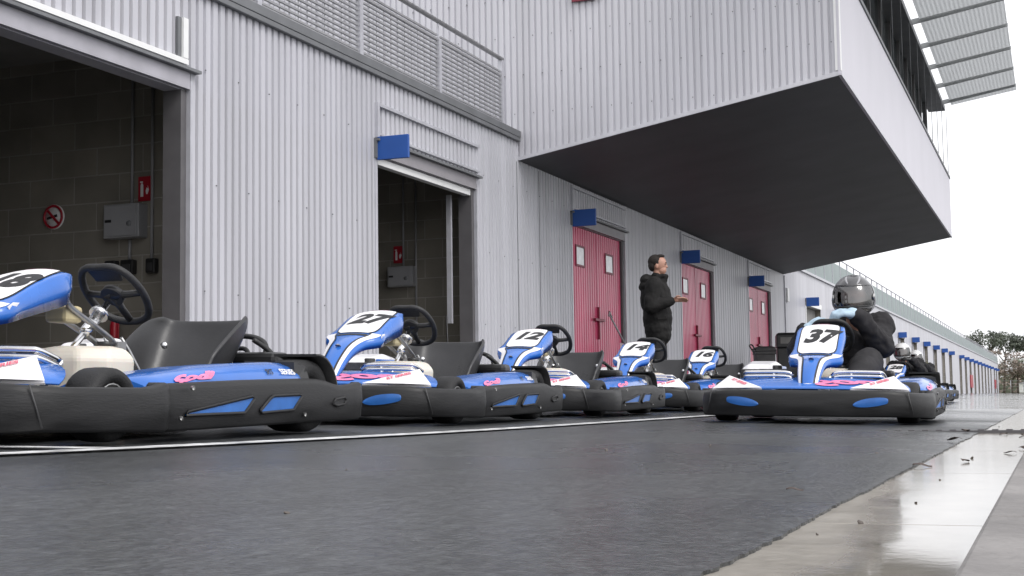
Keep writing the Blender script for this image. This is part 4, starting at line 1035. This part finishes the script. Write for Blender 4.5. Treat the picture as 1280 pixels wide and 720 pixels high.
for sy in (-1, 1): tr_ += [('c',(-.02,sy*.09,.92),.105,(.0,sy*.10,.50),.078),('c',(.0,sy*.10,.50),.076,(-.02,sy*.105,.10),.062)]
blob('trousers', tr_+[('e',(-.02,0,.92),(.125,.17,.12))], M['trous'], man, .012, 4, .015)
for sy in (-1, 1): blob('shoe', [('c',(-.045,sy*.105,.048),.046,(.14,sy*.12,.038),.036)], M['black'], man, .008, 3)

def driver(loc, psi, label, lean=.03, helm='helmet', suit='cloth2', extra=None, detail=True):
    """seated in a kart: local x forward, y to the driver's left"""
    root = empty('person', loc, R(-90+psi)); tag(root, label, 'person', 'kart drivers')
    H = Vector((-.30, lean, .718)); ls = Vector((-.50, .17+lean*.5, .54)); rs_ = Vector((-.45, -.15+lean*.5, .52))
    le = Vector((-.29, .275, .43)); re = Vector((-.24, -.20, .41)); lw = Vector((-.125, .160, .608)); rw = Vector((-.15, -.150, .520))
    KN = {1: Vector((-.02, .225, .325)), -1: Vector((-.02, -.135, .285))}
    hp = Vector((-.50, 0, .19))
    hd = [('e',H+Vector((0,0,.0)),(.093,.072,.105)),('e',H+Vector((.045,0,-.065)),(.05,.05,.05)),('e',H+Vector((.098,0,-.02)),(.016,.012,.02)),('c',H+Vector((.078,-.03,.02)),.012,H+Vector((.078,.03,.02)),.012),('c',H+Vector((-.06,0,-.2)),.055,H+Vector((-.01,0,-.07)),.05),
          ('e',H+Vector((.0,.075,-.01)),(.018,.009,.03)),('e',H+Vector((.0,-.075,-.01)),(.018,.009,.03))]
    def limbs(k, kl):
        P = [('c',ls,.056*k,le,.043*k),('c',le,.042*k,lw,.029*k),('c',rs_,.056*k,re,.043*k),('c',re,.042*k,rw,.029*k)]
        for sy in (-1, 1):
            kn = KN[sy]; P += [('c',hp+Vector((.03,sy*.09,0)),.085*kl,kn,.058*kl),('c',kn,.056*kl,Vector((.48,sy*.17,.14)),.038*kl)]
        return P
    tor = [('c',hp,.13,Vector((-.52,lean*.6,.50)),.12),('c',ls+Vector((0,-.02,0)),.062,rs_+Vector((0,.02,0)),.062)]
    feet = [('c',(.47,sy*.17,.12),.036,(.55,sy*.165,.20),.030) for sy in (-1, 1)]
    lhd = hand(lw, (.42,-.88,.10), (.45,.15,.88), (-.85,-.4,.3), 1.05, .75); rhd = hand(rw, (.30,.85,.45), (.6,-.2,.7), (-.7,.2,.6), 1.0, .8)
    blob('body', hd+limbs(1,1)+tor+feet+lhd+rhd, M['skin'], root, .0065, 3)
    blob('jacket', [('c',ls,.088,le,.076),('c',le,.076,lw+(le-lw)*.04,.047),('c',rs_,.088,re,.076),('c',re,.076,rw+(re-rw)*.04,.047),('c',hp+Vector((.02,0,.06)),.155,Vector((-.53,lean*.6,.48)),.150),
         ('c',ls+Vector((-.02,-.02,-.01)),.09,rs_+Vector((-.02,.02,-.01)),.09),('c',Vector((-.47,lean*.8,.54)),.09,Vector((-.42,lean*.9,.60)),.075),('e',ls+Vector((.02,.02,.01)),(.10,.09,.09)),('e',Vector((-.36,.06,.42)),(.12,.18,.14))], M[suit], root, .009, 3, .042)
    tp = []
    for sy in (-1, 1):
        kn = KN[sy]; tp += [('c',hp+Vector((.03,sy*.09,0)),.115,kn,.088),('c',kn,.088,Vector((.46,sy*.17,.15)),.06)]
    blob('trousers', tp, M['trous'], root, .012, 4, .018)
    for i, (w_, hnd) in enumerate(((lw, lhd), (rw, rhd))):
        blob('glove', [(a[0], a[1], a[2]+.005, a[3], a[4]+.005) for a in hnd], M['glove'] if detail else M['black'], root, .006, 2)
    for f_ in feet: blob('shoe', [(f_[0], f_[1], .045, f_[3], .038)], M['black'], root, .01, 3)
    # helmet shell with a face opening, chin bar and clear visor
    h_ = MB(); yaw = Matrix.Translation(H) @ Matrix.Rotation(R(4),4,'Z') @ Matrix.Rotation(R(6),4,'Y')
    def shell(u, v, r=1.0):
        az = (u-.5)*2*math.pi; el = -R(58) + v*(R(90)+R(58)); ce = math.cos(el)
        x = .142*r*ce*math.cos(az); y_ = .118*r*ce*math.sin(az); z = .128*r*math.sin(el)
        if z < 0 and x > 0: x += .028*min(1, -z/.08)*(x/.142)
        return Vector((x, y_, z))
    nu, nv = 48, 30; vs = [shell(i/nu, j/nv) for i in range(nu) for j in range(nv+1)]; fs = []; vf = []
    for i in range(nu):
        for j in range(nv):
            u = (i+.5)/nu; v = (j+.5)/nv; az = abs((u-.5)*360); el = -58+v*148
            q = (i*(nv+1)+j, ((i+1)%nu)*(nv+1)+j, ((i+1)%nu)*(nv+1)+j+1, i*(nv+1)+j+1)
            (vf if (az < 72 and -22 < el < 30) else fs).append(q)
    h_.add(vs, fs, True, yaw); hm = h_.build('helmet', M[helm], root, solid=.012)
    v_ = MB(); v_.grid(lambda a, c_: shell(.5+(a-.5)*.44, (58-26+c_*60)/148, 1.035), 24, 10, True, yaw); v_.build('visor', M['visor'], hm, fix=False)
    r_ = MB()
    r_.tube([yaw @ shell(.5+(a/16-.5)*.42, (58-22)/148, 1.02) for a in range(17)], .006, 6); r_.build('visor_edge', M['black'], hm)
    if helm == 'helmet':
        g_ = MB()
        for s_ in (-1, 1): g_.tube([yaw @ shell(.5+s_*(.03+.12*k/10), (58+34+k*4.0)/148, 1.012) for k in range(11)], [.003+.006*math.sin(math.pi*k/10) for k in range(11)], 6)
        for s_ in (-1, 1): g_.tube([yaw @ shell(.5+s_*(.22+.03*math.sin(k/3)), (58-44+k*5.0)/148, 1.012) for k in range(11)], [.004+.008*math.sin(math.pi*k/10) for k in range(11)], 6)
        g_.build('helmet_graphic', M['boxgrey'], hm)
    for sy in (-1, 1): MB().lathe([(0,-.006),(.02,-.006),(.022,.006),(0,.006)], 14, yaw @ Matrix.Translation((.045, sy*.115, .0))).build('visor_pivot', M['steel'], hm)
    if extra: extra(root, H)
    return root
driver((-1.215, 8.0, gz(-1.215)+.004), 1.5, 'driver in black jacket, dark helmet and pale blue gloves leaning over kart 37', .125)
driver((-2.05, 20.0, gz(-2.05)+.004), -3, 'driver in a white helmet seated in kart 28 behind kart 37', .0, 'whelmet', 'cloth2', detail=False)
def vest(root, H):
    blob('vest', [('c',Vector((-.48,0,.26)),.190,Vector((-.51,0,.49)),.185),('c',Vector((-.49,-.13,.53)),.115,Vector((-.49,.13,.53)),.115)], M['yellow'], root, .014, 3, .02)
driver((-2.20, 23.6, gz(-2.20)+.004), -4, 'driver in a yellow vest seated in the kart behind kart 28', .0, 'whelmet', 'cloth2', vest, False)

# ------------------------------------------------------------------ loose things
bn = empty('wheelie_bin', (-5.72, 29.0, gz(-5.72)+.002), R(20)); tag(bn, 'grey wheeled bin with closed lid in front of the farthest red door', 'bin')
b_ = MB(); b_.loft([[(-.2*k,-.23*k,z),(.2*k,-.23*k,z),(.2*k,.23*k,z),(-.2*k,.23*k,z)] for k, z in ((.85,.08),(.88,.1),(1.0,.90),(1.06,.905),(1.06,.96))], True, True, False); b_.build('tub', M['bin'], bn, bevel=.015)
b_ = MB(); b_.loft([[(-.22*k,-.25*k,z),(.22*k,-.25*k,z),(.22*k,.25*k,z),(-.22*k,.25*k,z)] for k, z in ((1.0,.962),(1.02,.985),(.9,1.05),(.6,1.07))], True, True, False); b_.build('lid', M['bin'], bn, bevel=.012)
b_ = MB(); b_.tube(smooth_path([(-.22,-.2,1.0),(-.28,-.18,1.10),(-.28,.18,1.10),(-.22,.2,1.0)], 4), .016, 8); b_.build('handle', M['black'], bn)
for sy in (-1, 1): MB().lathe([(0,-.025),(.09,-.025),(.1,-.01),(.1,.01),(.09,.025),(0,.025)], 18, Matrix.Translation((-.17, sy*.2, .1))).build('wheel', M['tyre'], bn)
lb = empty('litter_bin', (-5.45, 30.1, gz(-5.45)+.002), R(15)); tag(lb, 'tall black bin standing past the farthest red door, half hidden by kart 37', 'bin')
b_ = MB(); b_.loft([[(-.21*k,-.21*k,z),(.21*k,-.21*k,z),(.21*k,.21*k,z),(-.21*k,.21*k,z)] for k, z in ((.94,.0),(1,.04),(1,1.05),(.97,1.07))], True, True, False); b_.build('bin_body', M['black'], lb, bevel=.02)
b_ = MB(); b_.loft([[(-.22*k,-.22*k,z),(.22*k,-.22*k,z),(.22*k,.22*k,z),(-.22*k,.22*k,z)] for k, z in ((1,1.072),(1.02,1.10),(1.0,1.34),(.85,1.40))], True, True, False); b_.build('hood', M['black'], lb, bevel=.02)
MB().box((-.14,-.229,1.16),(.14,-.222,1.30)).build('slot', M['dark'], lb)
dp = empty('long_handled_dustpan', (0,0,0)); tag(dp, 'long-handled white dustpan leaning against the nearest red door', 'dustpan')
MB().tube([(-6.44, 20.50, 1.46), (-6.27, 20.78, .98)], .016, 8).tube([(-6.44,20.44,1.45),(-6.45,20.50,1.52),(-6.43,20.57,1.44)], .014, 8).build('handle', M['boxgrey'], dp)
b_ = MB(); b_.prism([(-6.36,20.74,1.04),(-6.17,20.76,1.00),(-6.12,20.78,.60),(-6.10,20.80,.24),(-6.32,20.75,.24)], (0,.05,0)); b_.build('pan', M['plate'], dp)
MB().box((-6.34, 20.68, .112), (-6.06, 20.90, .236)).build('pan_foot', M['boxgrey'], dp)

stone0 = None
for i in range(16):
    if stone0 is None:
        b_ = MB(); b_.lathe([(math.sin(math.pi*k/6)*1.0 or .02, -math.cos(math.pi*k/6)) for k in range(7)], 9, None)
        for v in b_.v: v *= 1+.28*noise.noise(v*1.7)
        stone0 = b_.build('pebble', M['stone']); o = stone0
    else: o = stone0.copy(); C.objects.link(o)
    if i < 11: x = random.uniform(-.34, -.06); y = random.choice((random.uniform(1.5,4), random.uniform(3.5, 7.5)))
    else: x = random.uniform(-2.0, -.45); y = random.uniform(1.6, 5)
    r_ = random.uniform(.0018, .004)*(1.0 if y < 3 else 1.7); o.scale = (r_*1.4, r_, r_*.7); o.rotation_euler = (random.random(), random.random(), random.random()*6)
    o.location = (x, y, (0.0 if x > -.33 else max(gz(x),.004)+.002)+r_*.4)
    tag(o, 'small dark pebble lying on the wet gutter and lane', 'pebble', 'pebbles on the ground')
leaf0 = None
for i, (x, y, s_) in enumerate(((-.30,3.35,.022),(-.22,3.6,.02),(-.33,4.9,.03),(-.12,5.6,.03),(-.10,5.2,.03),(-.41,2.3,.014),(-.36,6.0,.03),(-.13,4.1,.018),(-.21,5.9,.026),(-.095,4.4,.03),(-.09,5.9,.04))):
    if leaf0 is None:
        b_ = MB(); b_.grid(lambda u, v: ((u-.5)*2, (v-.5)*1.1*math.sin(math.pi*min(.97,max(.03,u))), .25*math.sin(u*5)+.2*v), 6, 4); leaf0 = b_.build('dead_leaf', M['leaf'], solid=.02); o = leaf0
    else: o = leaf0.copy(); C.objects.link(o)
    o.scale = (s_, s_, s_*.6); o.rotation_euler = (0, 0, i*1.3); o.location = (x, y, (0 if x > -.33 else .012)+.004)
    tag(o, 'brown dead leaf lying by the wet gutter', 'leaf', 'dead leaves by the gutter')

# ------------------------------------------------------------------ far background
tag(strip('grass_verge', [-60,-30,-10,0,20,60], [175.5,200,260], lambda x: .16, M['grass']), kind='structure')
def crown(clumps, n, size, mt, parent, name='crown', flat=.6):
    b_ = MB()
    for (cx_, cy_, cz_, rx, ry, rz_) in clumps:
        for k in range(n):
            v = Vector((random.gauss(0,1), random.gauss(0,1), random.gauss(0,1))); v = v.normalized()*random.random()**.38
            p = Vector((cx_+v.x*rx, cy_+v.y*ry, cz_+v.z*rz_))
            if noise.noise(p*1.1) < -.22: continue
            a = Vector((random.gauss(0,1), random.gauss(0,1), random.gauss(0,flat))).normalized()*size*random.uniform(.5,1.2)
            c_ = a.orthogonal().normalized()*size*random.uniform(.3,.7); c_.rotate(Matrix.Rotation(random.random()*6.28, 3, a))
            b_.add([p-a, p+c_, p+a, p-c_], [(0,1,2,3)])
    return b_.build(name, mt, parent, fix=False)
def tree(name, x, y, h, kind, label, w=3.0, group='trees beyond the far end of the lane'):
    t = empty(name, (x, y, .1)); tag(t, label, 'tree', group)
    b_ = MB(); top = h*(.80 if kind == 'pine' else .62); lean = random.uniform(-.5,.5)
    path = smooth_path([(0,0,0),(lean*.2,0,h*.25),(lean*.6,.1,h*.5),(lean,0,top)], 4); b_.tube(path, [.17-.012*k for k in range(len(path))], 8)
    cl = []
    nb = 7 if kind == 'pine' else 9
    for k in range(nb):
        a = k*2.4+random.random(); z0 = h*(.48 if kind == 'pine' else .28) + random.random()*h*.22
        rr_ = w*random.uniform(.35,.85); e = (lean+rr_*math.cos(a), rr_*math.sin(a), h*(random.uniform(.70,.88) if kind == 'pine' else random.uniform(.42,.85)))
        b_.tube(smooth_path([(lean*.5,0,z0),((lean*.5+e[0])/2, e[1]/2, z0+(e[2]-z0)*.45), e], 3), [.07,.065,.06,.05,.04,.03,.02], 5)
        cl.append((*e, w*.42, w*.42, h*(.085 if kind == 'pine' else .14)))
    cl.append((lean, 0, h*.90, w*.6, w*.6, h*.085))
    b_.build('trunk', M['bark'], t)
    mt = {'pine':M['pinef'],'bare':M['brownf'],'scrub':M['greenf']}[kind]
    crown(cl, 260 if kind == 'pine' else 130, .20 if kind == 'pine' else .16, mt, t)
tree('pine_tree', -9.0, 192, 8.6, 'pine', 'broad flat-topped pine just past the end of the pit building', 3.3)
tree('pine_tree', -6.6, 196, 8.3, 'pine', 'second dark pine, right of the flat-topped one', 2.6)
tree('pine_tree', -2.9, 195, 8.2, 'pine', 'dark pine at the right edge of the photo', 2.8)
tree('pine_tree', 2.5, 200, 9.0, 'pine', 'pine outside the right edge', 3.2)
tree('bare_tree', -7.0, 188, 5.8, 'bare', 'brown bare-twigged tree next to the end of the pit building', 1.9)
tree('bare_tree', -4.7, 189, 5.4, 'bare', 'brown bare-twigged tree between the two dark pines', 1.7)
tree('bare_tree', -3.0, 187, 4.9, 'bare', 'low brown bare-twigged tree below the right-hand pine', 1.7)
tree('scrub_tree', -5.9, 205, 5.0, 'scrub', 'green scrubby tree behind the brown ones', 2.6)
tree('scrub_tree', -3.6, 207, 5.2, 'scrub', 'green scrubby tree behind the right-hand brown ones', 2.6)
tree('scrub_tree', -9.5, 208, 5.6, 'scrub', 'green scrubby tree half hidden by the end of the pit building', 3.0)
hb = tag(MB().box((-14, 222, .1), (20, 222.3, 2.4)).build('hedge_bank', M['greenf']), 'dull green bank of scrub closing the far view', 'hedge', kind='stuff')
b_ = MB()
for k in range(700):
    p = Vector((random.uniform(-13,16), 219.5+random.uniform(-1,1), .2+random.random()**.6*3.2)); a = Vector((random.gauss(0,1),random.gauss(0,1),random.gauss(0,1))).normalized()*.4; c_ = a.orthogonal().normalized()*.25
    b_.add([p-a,p+c_,p+a,p-c_], [(0,1,2,3)])
tag(b_.build('undergrowth', M['brownf'], fix=False), kind='stuff')
fn = empty('wire_fence', (0,0,0)); tag(fn, 'thin wire fence on posts in front of the far trees', 'fence')
for k in range(9): MB().tube([(-9+1.8*k, 184, .1), (-9+1.8*k, 184, 1.7)], .03, 6).build('post', M['trim'], fn)
b_ = MB()
for z in (.5,.9,1.3,1.65): b_.tube([(-9,184,z),(5.4,184,z)], .012, 4)
b_.build('wire', M['trim'], fn)
wl = MB().box((-4.9, 199, .1), (-2.2, 201, 1.35)).build('shed', M['white']); tag(wl, 'small white shed half hidden behind the far trees', 'shed')
b_ = MB(); b_.prism([(-5.05,198.9,1.352),(-2.05,198.9,1.352),(-3.55,198.9,1.75)], (0,2.2,0)); b_.build('roof', M['trim'], wl)
# blue van at the far end, cut by the frame
vn = empty('parked_van', (-2.75, 172.0, .07), R(0)); tag(vn, 'small blue van parked at the far end of the lane, cut by the right edge', 'van')
b_ = MB(); secs = []
for y, z1, hw in ((-2.1,.95,.78),(-2.0,1.0,.82),(-1.2,1.15,.84),(-.7,1.85,.80),(-.2,1.95,.82),(1.7,1.95,.82),(2.0,1.85,.80)):
    secs.append([(-hw,y,.3),(-hw-.02,y,.9 if z1 > 1 else z1-.1),(-hw+.1,y,z1),(hw-.1,y,z1),(hw+.02,y,.9 if z1 > 1 else z1-.1),(hw,y,.3)])
b_.loft(secs, True, True, False); b_.build('van_body', M['sign'], vn, bevel=.05)
b_ = MB(); b_.add([(-.68,-1.14,1.22),(.68,-1.14,1.22),(.64,-.78,1.78),(-.64,-.78,1.78)], [(0,1,2,3)], False, Matrix.Translation((0,-.03,.02))); b_.build('windscreen', M['wglass'], vn)
for sx_ in (-1, 1):
    for y in (-1.3, 1.3):
        MB().lathe([(0,-.09),(.24,-.09),(.3,-.06),(.3,.06),(.24,.09),(0,.09)], 18, Matrix.Translation((sx_*.76, y, .3))@Matrix.Rotation(R(90),4,'Z')).build('wheel', M['tyre'], vn)
    MB().box((sx_*.55-.13,-2.125,.62),(sx_*.55+.13,-2.09,.78)).build('headlight', M['plate'], vn, bevel=.02)

# ------------------------------------------------------------------ light, sky, camera
wd = bpy.data.worlds.new('World'); sc.world = wd; wd.use_nodes = True; nt = wd.node_tree
bg = nt.nodes['Background']; sky = nt.nodes.new('ShaderNodeTexSky'); sky.sky_type = 'NISHITA'; sky.sun_disc = False
ELEV, AZ = R(48), R(115)
sky.sun_elevation = ELEV; sky.sun_rotation = AZ; sky.dust_density = 3.0; sky.air_density = 1.0
hs = nt.nodes.new('ShaderNodeHueSaturation'); hs.inputs['Saturation'].default_value = .12; hs.inputs['Value'].default_value = 1.0
mxw = nt.nodes.new('ShaderNodeMix'); mxw.data_type = 'RGBA'; mxw.inputs[0].default_value = .55
nt.links.new(sky.outputs[0], hs.inputs['Color']); nt.links.new(hs.outputs[0], mxw.inputs['A']); mxw.inputs['B'].default_value = (7.0,7.0,7.25,1)
nt.links.new(mxw.outputs['Result'], bg.inputs['Color']); bg.inputs['Strength'].default_value = .12
sl = bpy.data.lights.new('sun', 'SUN'); sl.energy = .6; sl.angle = R(25); sl.color = (1,.97,.93)
so = bpy.data.objects.new('sun', sl); C.objects.link(so)
sd = Vector((math.sin(AZ)*math.cos(ELEV), math.cos(AZ)*math.cos(ELEV), math.sin(ELEV)))
so.rotation_euler = (-sd).to_track_quat('-Z', 'Y').to_euler()

cam = bpy.data.cameras.new('camera'); co = bpy.data.objects.new('camera', cam); C.objects.link(co)
cam.sensor_width = 36; cam.lens = 1720*36/1280; cam.clip_start = .02; cam.clip_end = 3000
yaw, pit_, roll = R(21.5), R(4.65), R(.84)
fw = Vector((-math.sin(yaw)*math.cos(pit_), math.cos(yaw)*math.cos(pit_), math.sin(pit_)))
r0 = Vector((math.cos(yaw), math.sin(yaw), 0)); u0 = r0.cross(fw)
rr_ = r0*math.cos(roll) - u0*math.sin(roll); uu = u0*math.cos(roll) + r0*math.sin(roll)
mw = Matrix((( rr_.x, uu.x, -fw.x, 0), (rr_.y, uu.y, -fw.y, 0), (rr_.z, uu.z, -fw.z, 0), (0,0,0,1)))
co.matrix_world = Matrix.Translation((0,0,.17)) @ mw
sc.camera = co
sc.view_settings.view_transform = 'Standard'; sc.view_settings.look = 'None'; sc.view_settings.exposure = 1.0; sc.view_settings.gamma = 1
sc.view_settings.use_curve_mapping = False
sc.cycles.use_denoising = True
